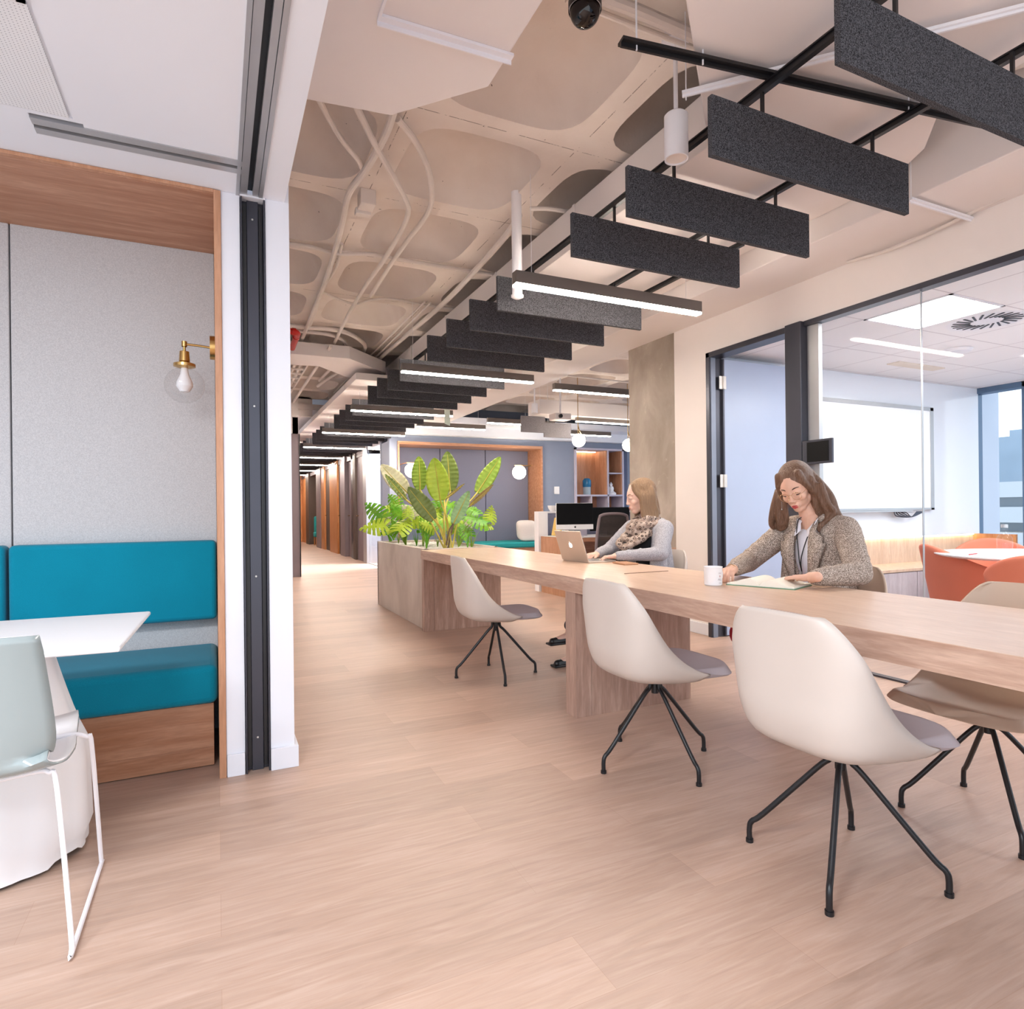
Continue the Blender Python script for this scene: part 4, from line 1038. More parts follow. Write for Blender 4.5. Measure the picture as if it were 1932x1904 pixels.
# ================================================================ meeting room furniture
cb = thing('low_cabinet', 'pale timber cabinet with lit niche along the meeting room wall', 'cabinet', (6.4,4.1,0))
build('carcass', MB().box(4.95,3.84,.0,7.94,4.29,.475), M['grey_wood'], cb, smooth=False)
build('top', MB().box(4.95,3.815,.475,7.945,4.295,.50), M['pale_wood'], cb, smooth=False)
for i in range(5):
    build('door', MB().box(4.96+i*.596,3.822,.03,4.96+i*.596+.588,3.84,.468), M['grey_wood'], cb, smooth=False, bev=.002)
build('backsplash', MB().box(4.95,4.28,.50,7.94,4.298,.78), M['pale_wood'], cb, smooth=False)
build('side_panel', MB().box(7.92,3.85,.5,7.95,4.29,.78), M['orange_wood'], cb, smooth=False)
build('led_strip', MB().box(5.0,4.262,.77,7.9,4.275,.778), emit('niche_led',(1,.72,.45),10), cb, smooth=False)
wp = struct('wall_panel_gloss', MB().box(4.0,4.24,.78,7.97,4.30,2.45), M['whitegloss'], smooth=False)
tv = thing('display_screen', 'large white interactive screen in a grey frame on the meeting room wall', 'screen', (6.1,4.2,1.6))
build('frame', MB().box(4.95,4.195,1.06,4.99,4.235,2.17).box(7.0,4.195,1.06,7.06,4.235,2.17).box(4.95,4.195,2.13,7.06,4.235,2.17).box(4.95,4.195,1.06,7.06,4.235,1.085), M['alu'], tv, smooth=False, bev=.003)
build('panel', MB().box(4.98,4.20,1.08,7.01,4.225,2.13), plain('white_screen','fbfcff',.35,var=.0), tv, smooth=False)
build('pen_tray', MB().box(5.2,4.14,1.045,6.6,4.20,1.06), M['alu'], tv, smooth=False)
cbk = MB()
for i in range(5): cbk.tube(bez([(6.35+.03*i,4.18,1.045),(6.38+.04*i,4.17,1.0+.008*i),(6.62,4.17,.99),(6.85-.03*i,4.18,1.045)],5), .006, 6)
solo('cable_bundle', 'loose bundle of dark cables under the white screen', 'cable', cbk, M['dark_metal'])
rt = thing('round_table', 'round white meeting table beyond the glass', 'table', (5.47,2.62,0))
build('table_top', MB().lathe([(0,.715),(.66,.718),(.70,.732),(.70,.74),(0,.74)],(5.47,2.45,0),56), M['whiteplastic'], rt)
build('column', MB().cyl((5.47,2.45,.02),(5.47,2.45,.72),.04,20).lathe([(0,0),(.35,0),(.35,.012),(.04,.03)],(5.47,2.45,0),40), M['white_metal'], rt)
def tub(lab, loc, rz):
    t = thing('tub_chair', lab, 'chair', (loc[0],loc[1],0), rz, 'coral tub chairs around the round table')
    def fn(u,v):     # wrap-around back: open towards +x
        a = R(48)+R(264)*u; back = .5-.5*math.cos((u)*2*PI)
        top = .60+.20*back**1.1; z = .30+(top-.30)*v
        r_ = .215+.085*v+.01*back
        return (r_*math.cos(a)*1.02, r_*math.sin(a), z)
    build('shell', MB().grid(fn, 40, 14), M['orange'], t, world=False, solid=.045, sub=1)
    build('seat', MB().lathe([(0,.30),(.17,.30),(.235,.33),(.25,.40),(.23,.45),(0,.46)],(0,0,0),36), M['orange'], t, world=False)
    build('underside', MB().lathe([(0,.285),(.19,.285),(.215,.305),(0,.31)],(0,0,0),32), M['orange'], t, world=False)
    for k_ in range(4):
        a = PI/4+k_*PI/2
        build('leg', MB().tube([(.10*math.cos(a),.10*math.sin(a),.30),(.26*math.cos(a),.26*math.sin(a),0)],[.014,.009],10), M['pale_wood'], t, world=False)
    return t
tc = tub('coral tub chair seen side-on, left of the round table', (5.38,2.94), R(-38))
for lab,loc,rz in (('coral tub chair seen from behind, nearest the glass',(4.80,2.17),R(20)),('coral tub chair half hidden behind the round table',(6.25,3.20),R(-145))):
    dup(tc, (loc[0],loc[1],0), rz, lab)
bt = thing('glass_bottle', 'clear glass water bottle standing on the round table', 'bottle', (5.44,2.75,.74))
build('body', MB().lathe([(0,.742),(.048,.742),(.05,.75),(.05,.85),(.03,.885),(.02,.90),(.02,.935)],(5.44,2.72,0),28), M['bulbglass'], bt)
build('stopper', MB().lathe([(0,.955),(.022,.955),(.022,.93),(0,.93)],(5.44,2.72,0),20), M['alu'], bt)
gsn = None
for lab,x,y in (('empty drinking glass left of the bottle',5.36,2.66),('empty drinking glass right of the bottle',5.53,2.65)):
    solo('drinking_glass', lab, 'glass', MB().lathe([(0,.742),(.028,.742),(.033,.82)],(x,y,0),24), M['bulbglass'], group='glasses on the round table')
pn = 0
for lab,x,y,a in (('red pencil lying near the left rim of the round table',5.03,2.72,.2),('dark red pencil lying near the right of the round table',5.78,2.5,.5)):
    v_ = Vector((math.cos(a),math.sin(a),0))*.08
    solo('pencil', lab, 'pencil', MB().cyl(Vector((x,y,.7445))-v_, Vector((x,y,.7445))+v_, .004, 8), M['red'], group='pencils on the round table')
# room booking tablet
tl = thing('wall_tablet', 'small black room-booking tablet fixed to the door post', 'tablet', (3.81,3.04,1.5), 0)
build('housing', MB().box(3.795,2.925,1.405,3.815,3.165,1.575), M['dark_metal'], tl, smooth=False, bev=.004)
build('screen', MB().box(3.793,2.95,1.42,3.7955,3.125,1.56), M['screen'], tl, smooth=False)
build('arm', MB().box(3.815,3.15,1.44,3.84,3.18,1.54), M['dark_metal'], tl, smooth=False)

# ================================================================ lounge: niche, shelves, desks
nf = thing('niche_bench', 'built-in timber framed niche with teal bench along the slate back wall', 'bench', (4.6,11.8,0))
build('frame', MB().box(3.09,11.55,2.38,6.17,12.2,2.435).box(3.09,11.55,0,3.12,12.2,2.38).box(6.13,11.55,0,6.17,12.2,2.38), M['booth_x'], nf, smooth=False)
for x0,x1 in ((3.12,4.12),(4.13,5.12),(5.13,6.13)):
    build('back_panel', MB().box(x0,12.15,.3,x1-.006,12.2,2.38), M['blue_fab'], nf, smooth=False, bev=.004)
build('seat', MB().box(3.12,11.2,.36,6.13,12.15,.47), M['teal_far'], nf, bev=.03)
build('plinth', MB().box(3.12,11.25,0,6.13,12.15,.36), M['booth_x'], nf, smooth=False)
cs = MB().grid(lambda u,v: (5.66+.42*(u-.5), 11.75+.0, .47+.40*v), 1, 1)
def pil(u,v):
    a = 2*PI*u; b = PI*(v-.5)
    e = lambda t_,p: math.copysign(abs(t_)**p, t_)
    return (5.74+.24*e(math.cos(b),.5)*e(math.cos(a),.4), 11.45+.07*e(math.cos(b),.9)*e(math.sin(a),.9)+.08*math.sin(b), .69+.21*e(math.sin(b),.5))
solo('cushion', 'beige scatter cushion leaning at the right end of the niche bench', 'cushion', MB().grid(pil, 32, 20, cu=True), M['cushion'])
solo('thermostat', 'small white thermostat on the slate wall', 'thermostat', MB().box(6.46,11.578,1.44,6.58,11.6,1.60), M['whiteplastic'], smooth=False, bev=.006)
sh = thing('shelf_unit', 'tall lilac-edged open shelf unit with timber lining against the back wall', 'shelving', (7.65,11.6,0))
fr = MB()
for x in (6.955,8.175): fr.box(x,11.55,.6,x+.04,12.1,2.44)
fr.box(6.955,11.55,2.40,8.215,12.1,2.44).box(6.995,11.55,1.395,8.175,12.0,1.43).box(7.78,11.55,.6,7.815,12.0,2.40).box(7.815,11.55,1.89,8.175,12.0,1.915).box(6.995,11.55,1.0,8.175,12.0,1.03)
fr.box(7.345,11.55,.6,7.375,12.0,1.40).box(6.955,11.55,.0,8.215,12.1,.62)
build('frame', fr, M['lilac'], sh, smooth=False)
build('lining', MB().box(6.99,12.0,.6,8.20,12.03,2.42).box(7.755,11.57,1.43,7.78,12.0,2.40).box(8.15,11.57,1.43,8.175,12.0,2.4), M['booth_z'], sh, smooth=False)
build('led_strip', MB().box(7.05,11.93,2.385,7.72,11.96,2.398), emit('shelf_led',(1,.75,.5),9), sh, smooth=False)
jr = thing('water_jar', 'blue and clear glass jar on the wide shelf', 'jar', (7.37,11.75,1.43))
build('lower_glass', MB().lathe([(0,1.432),(.085,1.432),(.085,1.60),(0,1.60)],(7.37,11.75,0),24), plain('clear_grey_jar','9fb0bb',.1), jr)
build('upper_glass', MB().lathe([(.085,1.60),(.095,1.62),(.095,1.74),(.06,1.79),(0,1.80)],(7.37,11.75,0),24), plain('blue_glass_jar','1f6f9e',.08), jr)
bd = MB().lathe([(0,1.43),(.11,1.43),(.115,1.47),(.07,1.50),(.055,1.52),(.062,1.57),(.05,1.61),(.02,1.625)],(7.97,11.7,0),24).ell((7.97,11.7,1.655),.035,.035,.045).ell((7.97,11.7,1.70),.015,.015,.015)
solo('seated_figurine', 'small white seated meditating figurine on the right shelf', 'figurine', bd, M['whiteplastic'])
# partition, desk and computers
pr = thing('desk_partition', 'white-edged partition with grey fabric screen beside the office desk', 'partition', (4.6,7.6,0))
build('end_panel', MB().box(3.93,7.50,0,4.075,7.62,1.085), M['white_metal'], pr, smooth=False, bev=.002)
build('fabric_screen', MB().box(4.075,7.56,.62,5.9,7.61,1.06), M['blue_fab'], pr, smooth=False)
build('cap', MB().box(4.075,7.55,1.06,5.9,7.62,1.085), M['white_metal'], pr, smooth=False)
build('lower_panel', MB().box(4.075,7.56,0,5.9,7.61,.62), M['booth_x'], pr, smooth=False)
bl = thing('bowl', 'small white bowl on top of the partition', 'bowl', (4.2,7.6,1.085))
build('body', MB().lathe([(0,1.087),(.035,1.087),(.06,1.13),(.068,1.165),(.062,1.165),(.05,1.12),(0,1.10)],(4.2,7.59,0),24), M['whiteplastic'], bl)
dk = thing('office_desk', 'timber office desk in the lounge behind the long table', 'desk', (4.6,7,0))
build('desk_top', MB().box(4.02,6.72,.70,5.9,7.47,.75), M['booth_x'], dk, smooth=False, bev=.002)
build('side_panel', MB().box(3.95,6.72,0,4.02,7.47,.75), M['booth_z'], dk, smooth=False)
build('modesty_panel', MB().box(4.02,7.40,.05,5.9,7.44,.70), M['booth_x'], dk, smooth=False)
build('edge', MB().box(3.95,6.715,.752,5.9,7.47,.757), M['whiteplastic'], dk, smooth=False)
im = thing('desktop_computer', 'all-in-one silver computer with black screen and fruit logo on its chin', 'computer', (4.2,7.0,.757), R(-8))
build('screen', MB().box(-.255,-.012,.155,.255,.0,.43), M['screen'], im, world=False, smooth=False, bev=.006)
build('back', MB().box(-.257,0,.09,.257,.018,.432), M['whiteplastic'], im, world=False, smooth=False, bev=.006)
build('chin', MB().box(-.257,-.014,.09,.257,.0,.155), M['whiteplastic'], im, world=False, smooth=False, bev=.004)
build('stand', MB().box(-.08,.01,.004,.08,.03,.12).box(-.09,-.08,0,.09,.08,.005), M['alu'], im, world=False, smooth=False)
build('chin_logo', fruit(0,.122,.013,0,Matrix.Translation((0,-.0148,0)) @ Matrix.Rotation(PI/2,4,'Z') @ Matrix.Scale(-1,4,(0,1,0))), M['black'], im, world=False, smooth=False)
mn = thing('monitor', 'wide black monitor right of the silver computer', 'monitor', (4.78,7.05,.757), R(-4))
build('panel', MB().box(-.30,-.01,.06,.30,.015,.375), M['screen'], mn, world=False, smooth=False, bev=.004)
build('stand', MB().box(-.03,.01,0,.03,.03,.2).box(-.11,-.08,0,.11,.08,.008), M['black'], mn, world=False, smooth=False)
solo('yellow_folder', 'yellow folder propped at the left of the silver computer', 'folder', MB().obox((4.085,7.25,.88),.02,.22,.24,0,0,R(12)), plain('yellow_card','d9b866',.6), smooth=False)
solo('storage_box', 'low grey transparent tray under the silver computer screen', 'tray', MB().box(4.2,7.15,.757,4.48,7.38,.84), M['lilac'], smooth=False, bev=.004)
oc = thing('office_chair', 'dark mesh-back office swivel chair behind the typing woman', 'office chair', (4.0,5.95,0), R(0))
# back frame: rounded rectangle tube, facing -Y side (back towards camera)
fx = lambda x,z: (3.96+x, 5.82-.05*math.sin((z-.45)*2.2), z)
fp = [fx(-.20,.50),fx(-.215,.70),fx(-.19,.98),fx(-.15,1.04),fx(0,1.055),fx(.15,1.04),fx(.19,.98),fx(.215,.70),fx(.20,.50)]
build('back_frame', MB().tube(bez(fp,6), .016, 10), M['dark_panel'], oc)
def meshm():
    t = NT('chair_mesh_fabric'); v = t.coord((160,160,160)); vo = t.add('ShaderNodeTexVoronoi'); vo.inputs['Randomness'].default_value = 0; vo.inputs['Scale'].default_value = 1; t.link(v, vo.inputs['Vector'])
    t.link(t.ramp(vo.outputs['Distance'],[(.2,srgb('2a2628')),(.4,srgb('4a4443'))]), t.b.inputs['Base Color']); t.b.inputs['Roughness'].default_value = .9
    t.b.inputs['Alpha'].default_value = .75; return t.m
build('back_mesh', MB().grid(lambda u,v: fx((u-.5)*.40,.50+.54*v), 8, 12), meshm(), oc, solid=.003)
build('seat', MB().ell((3.96,6.08,.47),.25,.24,.05), M['black'], oc)
build('column', MB().cyl((3.96,6.05,.10),(3.96,6.05,.45),.025,14).tube([(3.96,5.84,.52),(3.96,5.9,.44),(3.96,6.05,.42)],.02,8), M['black'], oc)
for k_ in range(5):
    a = 2*PI*k_/5+.3; e = (3.96+.30*math.cos(a),6.05+.30*math.sin(a),.075)
    o = build('base_arm', MB().tube([(3.96,6.05,.11),e],[.022,.014],8), M['black'], oc)
    build('caster', MB().lathe([(0,-.02),(.028,-.02),(.028,.02),(0,.02)],(e[0],e[1],.03),14,(-math.sin(a),math.cos(a),0)).cyl((e[0],e[1],.03),(e[0],e[1],.08),.008,8), M['black'], o)

# ================================================================ outside: terraced building and skyline
of = M['facade'] = plain('white_render_facade','c9c9c9',.8,var=.01); fb = plain('hazy_blue_glass','93a0ab',.4); hz = plain('hazy_city_blue','a5b0ba',.9,var=.1,nscale=.05)  # terrace render keeps one even off-white
tbld = thing('terraced_building', 'white terraced building seen through the meeting room window', 'building', (98,44,-20))
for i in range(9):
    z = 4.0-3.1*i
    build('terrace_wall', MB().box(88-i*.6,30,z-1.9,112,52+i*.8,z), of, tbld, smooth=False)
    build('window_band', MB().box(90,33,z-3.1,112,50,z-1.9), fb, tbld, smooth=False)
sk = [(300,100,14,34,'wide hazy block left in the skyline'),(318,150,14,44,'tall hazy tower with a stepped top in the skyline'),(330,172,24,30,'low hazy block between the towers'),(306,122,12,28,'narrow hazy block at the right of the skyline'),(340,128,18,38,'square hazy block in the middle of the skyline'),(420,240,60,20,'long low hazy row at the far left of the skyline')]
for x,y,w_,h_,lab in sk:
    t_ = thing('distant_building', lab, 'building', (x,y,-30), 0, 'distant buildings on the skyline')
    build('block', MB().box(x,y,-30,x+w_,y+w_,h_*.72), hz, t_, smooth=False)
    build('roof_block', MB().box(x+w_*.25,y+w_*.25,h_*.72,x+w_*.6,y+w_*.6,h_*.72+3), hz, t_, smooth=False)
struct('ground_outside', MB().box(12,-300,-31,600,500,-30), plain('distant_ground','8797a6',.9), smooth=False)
# ================================================================ people
def V(*a): return Vector(a)
def hand_prims(mb, w, d, n, s, curl=(15,25,20), thumb=(.75,.55,-.1), grip=1.0, spread=.10):
    """w wrist, d finger direction, n palm-side direction, s thumb side"""
    w = Vector(w); d = Vector(d).normalized(); n = Vector(n); n = (n-d*n.dot(d)).normalized(); s = Vector(s); s = (s-d*s.dot(d)-n*s.dot(n)).normalized()
    offs = (.027,.009,-.009,-.026); lens = (.068,.076,.070,.055); rad = (.0082,.0084,.0080,.0072)
    kn = []
    for o,L in zip(offs,lens):
        k_ = w+d*(.082 if abs(o) < .02 else .076)+s*o
        kn.append(k_); mb.cap(w+d*.012+s*o*.55-n*.0, .0145, k_, .0115, 12)
    mb.cap(w-d*.03, .0235, w+d*.01, .022, 14)
    mb.cap(w+d*.02+s*.018+n*.006, .014, w+d*.05+s*.026+n*.006, .011, 10)
    for i,(k_,L,r) in enumerate(zip(kn,lens,rad)):
        dd_ = (d+s*offs[i]/.027*spread).normalized(); p_ = k_; rr = r*1.12
        ax = dd_.cross(n).normalized()
        for j,(f,c_) in enumerate(zip((.45,.30,.25),curl)):
            dd_ = (Matrix.Rotation(R(c_*grip),3,ax) @ dd_)
            q = p_+dd_*(L*f); r2 = rr*.92; mb.cap(p_, rr, q, r2, 10); p_ = q; rr = r2
    t0 = w+d*.028+s*.026; td = (d*thumb[0]+s*thumb[1]+n*thumb[2]).normalized()
    t1 = t0+td*.036; td2 = (td+d*.45+n*.12).normalized(); t2 = t1+td2*.030
    mb.cap(w+d*.012+s*.012, .015, t0, .012, 10); mb.cap(t0, .0115, t1, .0098, 10); mb.cap(t1, .0098, t2, .0082, 10)

def head_prims(mb, H):
    n0 = len(mb.v)
    E = lambda c_,r: mb.ell(c_, r[0], r[1], r[2], nu=24, nv=16)
    E((-.018,0,.036),(.094,.074,.090)); E((.018,0,.012),(.070,.064,.085)); E((.030,0,-.040),(.052,.052,.058))
    E((.052,0,-.086),(.030,.027,.022)); mb.cap((.0,.045,-.052),.022,(.050,.014,-.088),.017,12); mb.cap((.0,-.045,-.052),.022,(.050,-.014,-.088),.017,12)
    for s_ in (-1,1):
        E((.050,s_*.034,-.022),(.028,.024,.026)); E((.0695,s_*.0305,.010),(.0135,.0165,.0125))
        mb.cap((.078,s_*.012,.031),.0085,(.058,s_*.048,.030),.008,10)
        E((.090,s_*.0105,-.0295),(.010,.0075,.0075))
        mb.tube([(-.004,s_*.070,.018),(-.012,s_*.082,.012),(-.008,s_*.079,-.010),(.0,s_*.070,-.020)],[.010,.009,.008,.006],10)
    mb.cap((.080,0,.022),.0080,(.0965,0,-.020),.0078,12); E((.0975,0,-.0235),(.0098,.0095,.0088))
    mb.cap((.084,-.013,-.056),.0075,(.084,.013,-.056),.0075,10); mb.cap((.082,-.010,-.066),.0075,(.082,.010,-.066),.0075,10); E((.074,0,-.058),(.018,.026,.022))
    mb.xf(H, n0)
def face_parts(root, body, H, lipm, brow, closed=True, lash=None):
    for s_ in (-1,1):
        lid = [(.0806-.011*abs(t)**2, s_*(.0305+.0150*t), (.0035 if closed else .0085)-.003*(1-t*t)*(1 if closed else -1)) for t in [i/6-1 for i in range(13)]]
        mb = MB().tube(lid, [.0006+.0019*math.sin(PI*(i+.5)/13) for i in range(13)], 8).xf(H); build('eyelashes', mb, M['eye'], root)
        if not closed:
            build('eye', MB().ell((.0725,s_*.0315,.0095),.0105,.012,.0062,nu=16,nv=10).xf(H), M['whiteplastic'], root)
            build('iris', MB().ell((.0805,s_*.033,.0085),.0032,.0045,.0045).xf(H), M['eye'], root)
        br = [(.083-.020*(k_/8)**1.6, s_*(.013+.036*k_/8), .030+.0065*math.sin(PI*k_/9)) for k_ in range(9)]
        build('eyebrow', MB().tube(br, [.0014,.0026,.0030,.0030,.0028,.0024,.0020,.0015,.0008], 8).xf(H), brow, root)
    lp_ = MB()
    lp_.tube([(.0835,-.021,-.0585),(.0895,-.012,-.0560),(.0925,-.004,-.0545),(.0920,0,-.0556),(.0925,.004,-.0545),(.0895,.012,-.0560),(.0835,.021,-.0585)],[.0010,.0028,.0037,.0035,.0037,.0028,.0010],10)
    lp_.tube([(.0835,-.019,-.0600),(.0890,-.010,-.0640),(.0908,0,-.0655),(.0890,.010,-.0640),(.0835,.019,-.0600)],[.0010,.0036,.0045,.0036,.0010],10)
    build('lips', lp_.xf(H), lipm, root)
def hairmat(name, a, b, c_, tip=None):
    t = NT(name); v = t.coord((110,110,5)); n1 = t.noise(v, 1.6, 5, .65, .25)
    col = t.ramp(n1, [(.34,srgb(a)),(.5,srgb(b)),(.64,srgb(c_))])
    if tip:
        sx = t.add('ShaderNodeSeparateXYZ'); tc_ = t.add('ShaderNodeTexCoord'); t.link(tc_.outputs['Object'], sx.inputs[0])
        mr_ = t.add('ShaderNodeMapRange'); mr_.inputs[1].default_value = tip[1]; mr_.inputs[2].default_value = tip[2]; t.link(sx.outputs['Z'], mr_.inputs[0])
        col = t.mix(mr_.outputs[0], col, srgb(tip[0]), 'MIX') if False else t.mix(t.ramp(mr_.outputs[0],[(0,(.6,.6,.6)),(1,(0,0,0))]), col, srgb(tip[0]))
    t.link(col, t.b.inputs['Base Color']); t.b.inputs['Roughness'].default_value = .38; t.b.inputs['Specular IOR Level'].default_value = .4
    t.bump(n1, .9, .006); return t.m
def tweed():
    t = NT('beige_tweed'); v = t.coord((1,1,1))
    n1 = t.noise(v, 260, 1, .4); n2 = t.noise(v, 60, 3); n3 = t.noise(v, 150, 1, .4)
    col = t.ramp(n1, [(.40,srgb('6f6056')),(.60,srgb('d3c4b8'))])
    col = t.mix(t.ramp(n3,[(.45,(0,0,0)),(.62,(.5,.5,.5))]), col, srgb('8f7f73'))
    t.link(col, t.b.inputs['Base Color']); t.b.inputs['Roughness'].default_value = .95; t.b.inputs['Specular IOR Level'].default_value = .15
    t.bump(n1, .12, .001); return t.m
M['tweed'] = tweed(); M['seam'] = plain('dark_brown_seam','6a5a50',.9)
M['shirt'] = plain('white_cotton_shirt', 'eceaf2', .8, var=.02, nscale=20, bump=.2, bscale=25)
M['cardigan'] = fabric('grey_knit_cardigan', '9b999f', 'bdbcc2', scale=160)
M['blacktop'] = plain('black_knit_top', '17171b', .85)
def leopard():
    t = NT('leopard_print_scarf'); v = t.coord((1,1,1)); nz = t.noise(v, 40, 2)
    vo = t.add('ShaderNodeTexVoronoi'); vo.inputs['Scale'].default_value = 42; t.link(v, vo.inputs['Vector'])
    ring = t.ramp(vo.outputs['Distance'],[(.22,srgb('a18c80')),(.28,srgb('2e2422')),(.40,srgb('3a2e2b')),(.48,srgb('b5a397'))])
    col = t.mix(t.ramp(nz,[(.45,(0,0,0)),(.6,(.7,.7,.7))]), ring, srgb('9c877b')); t.link(col, t.b.inputs['Base Color']); t.b.inputs['Roughness'].default_value = .95
    return t.m
M['leopard'] = leopard()
M['jeans'] = plain('dark_trousers','2b2d38',.8); M['redtr'] = plain('red_trousers','b3122a',.7)
M['hair1'] = hairmat('long_brown_hair','35261f','5d483b','90776a',('7a563f',.98,1.13))
M['hair2'] = hairmat('dark_blond_hair','33251c','5c4635','8f7359',('a07f5f',1.0,1.15))

# ---------------------------------------------------------------- reading woman
w1 = thing('person', 'woman with long brown hair in a beige tweed jacket reading at the long table', 'person', (2.82,2.22,.40))
H = Matrix.Translation((2.668,2.262,1.200)) @ Matrix.Rotation(R(200),4,'Z') @ Matrix.Rotation(R(30),4,'Y') @ Matrix.Rotation(R(9),4,'X')
Hp = lambda x,y,z: H @ V(x,y,z)
neck = V(2.745,2.225,1.035); LS = V(2.765,2.070,.975); RS = V(2.755,2.395,.975)
LE = V(2.610,1.880,.800); RE = V(2.585,2.505,.812); LW = V(2.335,1.905,.795); RW = V(2.285,2.315,.800)
mb = MB(); head_prims(mb, H)
mb.cap(neck+V(.02,0,-.06),.052,Hp(-.03,0,-.05),.046,18); mb.cap(neck,.05,neck+V(.03,0,-.12),.075,16)
for sgn,S_,E_,W_ in ((1,LS,LE,LW),(-1,RS,RE,RW)):
    mb.cap(S_,.046,E_,.036,14); mb.cap(E_,.037,W_,.024,14); mb.cap(neck+V(.01,0,-.04),.045,S_,.046,14)
mb.ell(V(2.78,2.225,.88),.085,.145,.15); mb.ell(V(2.80,2.225,.66),.085,.12,.14); mb.ell(V(2.80,2.22,.52),.10,.155,.11)
# legs (thigh, shin, foot)
KR = V(2.27,2.23,.50); KL = V(2.36,2.08,.50); AR = V(2.64,2.30,.09); AL = V(2.62,2.13,.09)
for K_,A_,s_ in ((KR,AR,1),(KL,AL,-1)):
    mb.cap(V(2.78,2.22+.08*s_,.50),.085,K_,.058,16); mb.cap(K_,.055,A_,.036,14); mb.cap(A_+V(0,0,-.04),.032,A_+V(-.14,-.02,-.06),.024,12)
hand_prims(mb, RW, V(-.80,-.46,-.02), V(-.25,-.1,-.9)+V(.0,.0,.0), V(.0,-.3,1) if False else V(-.5,.6,.55), curl=(35,45,30), thumb=(.8,.5,.25), grip=1.0, spread=.06)
hand_prims(mb, LW+V(0,0,.003), V(.15,.97,-.10), V(0,0,-1), V(-1,0,0), curl=(8,12,8), thumb=(.7,.75,0), spread=.12)
bm_ = remesh(mb, .0036, 3, .5)
body = build('body', bm_, M['skin'], w1, ang=180)
face_parts(w1, body, H, M['lip'], M['brow'], closed=True)
# shirt, open jacket, trousers
sb = MB(); sb.ell(V(2.765,2.225,.87),.098,.115,.16,nu=24,nv=16); sb.ell(V(2.79,2.225,.68),.095,.12,.14,nu=24,nv=16)
sb.cap(V(2.76,2.19,.965),.055,V(2.76,2.26,.965),.055,16)
sm_ = remesh(sb, .006, 6); build('shirt', sm_, M['shirt'], w1, ang=180)
# shirt collar wings
def strip(p, w0, w1_, nrm, k_=8):
    pts = bez(p, k_); nrm = Vector(nrm).normalized(); n_ = len(pts)
    mb = MB()
    for i,q in enumerate(pts):
        t_ = (pts[min(i+1,n_-1)]-pts[max(i-1,0)]).normalized(); s_ = t_.cross(nrm).normalized(); f = i/(n_-1); w_ = (w0*(1-f)+w1_*f)
        mb.v += [tuple(q), tuple(q+s_*w_)]
    for i in range(n_-1): mb.f.append((2*i,2*i+1,2*i+3,2*i+2))
    return mb
for s_ in (-1,1):
    col_ = MB(); n0 = 0
    tip_ = V(2.652,2.225+s_*.040,.955); nk = V(2.70,2.225+s_*.062,1.045); bk_ = V(2.79,2.225+s_*.055,1.065); cen = V(2.672,2.225+s_*.016,.985)
    col_.v += [tuple(bk_),tuple(nk),tuple(tip_),tuple(cen),tuple(V(2.70,2.225+s_*.040,1.02)),tuple(V(2.785,2.225+s_*.048,1.085))]
    col_.f += [(0,1,4,5),(1,2,3,4)]
    build('collar', col_, M['shirt'], w1, solid=.003, ang=60)
jb = MB()
for s_ in (-1,1):
    y = lambda a: 2.225+s_*a
    jb.cap(V(2.742,y(.105),.965),.058,V(2.735,y(.108),.74),.070,18)     # front panels either side of the opening
    jb.cap(V(2.735,y(.108),.74),.070,V(2.74,y(.115),.60),.072,18)
    jb.cap(V(2.80,y(.075),1.0),.060,V(2.85,y(.07),.62),.085,18)
    jb.cap(V(2.785,y(.03),1.035),.040,V(2.77,y(.165),.998),.058,16)
jb.cap(V(2.83,2.225,1.02),.05,V(2.86,2.225,.60),.08,18)
for S_,E_,W_,s_ in ((LS,LE,LW,-1),(RS,RE,RW,1)):
    So = S_+V(.005,s_*.012,.002)
    jb.cap(So,.066,So.lerp(E_,.55),.060,18); jb.cap(So.lerp(E_,.5),.060,E_+V(0,0,.0),.055,18)
    We = E_.lerp(W_,.86); jb.cap(E_,.056,We,.040,18); jb.cap(We,.040,W_.lerp(E_,.10),.037,18)
    # cloth folds round the arm
    for q in (.25,.45,.7,.85):
        c_ = So.lerp(E_,q); d_ = (E_-So).normalized(); rr_ = .064-.006*q
        u_ = d_.orthogonal().normalized(); w_ = d_.cross(u_)
        ring = [c_+d_*(.012*math.sin(a*1.0+q*5))+(u_*math.cos(a)+w_*math.sin(a))*(rr_-.004) for a in [R(20*k_) for k_ in range(0,13)]]
        jb.tube(ring,[.003+.006*math.sin(PI*k_/12) for k_ in range(13)],8)
    for q in (.15,.38,.62):
        c_ = E_.lerp(W_,q); d_ = (W_-E_).normalized(); rr_ = .056-.014*q; u_ = d_.orthogonal().normalized(); w_ = d_.cross(u_)
        ring = [c_+d_*(.012*math.sin(a+q*9))+(u_*math.cos(a)+w_*math.sin(a))*(rr_-.003) for a in [R(22*k_+40) for k_ in range(0,13)]]
        jb.tube(ring,[.002+.006*math.sin(PI*k_/12) for k_ in range(13)],8)
jm = remesh(jb, .006, 14, .5); jk = build('jacket', jm, M['tweed'], w1, ang=180)
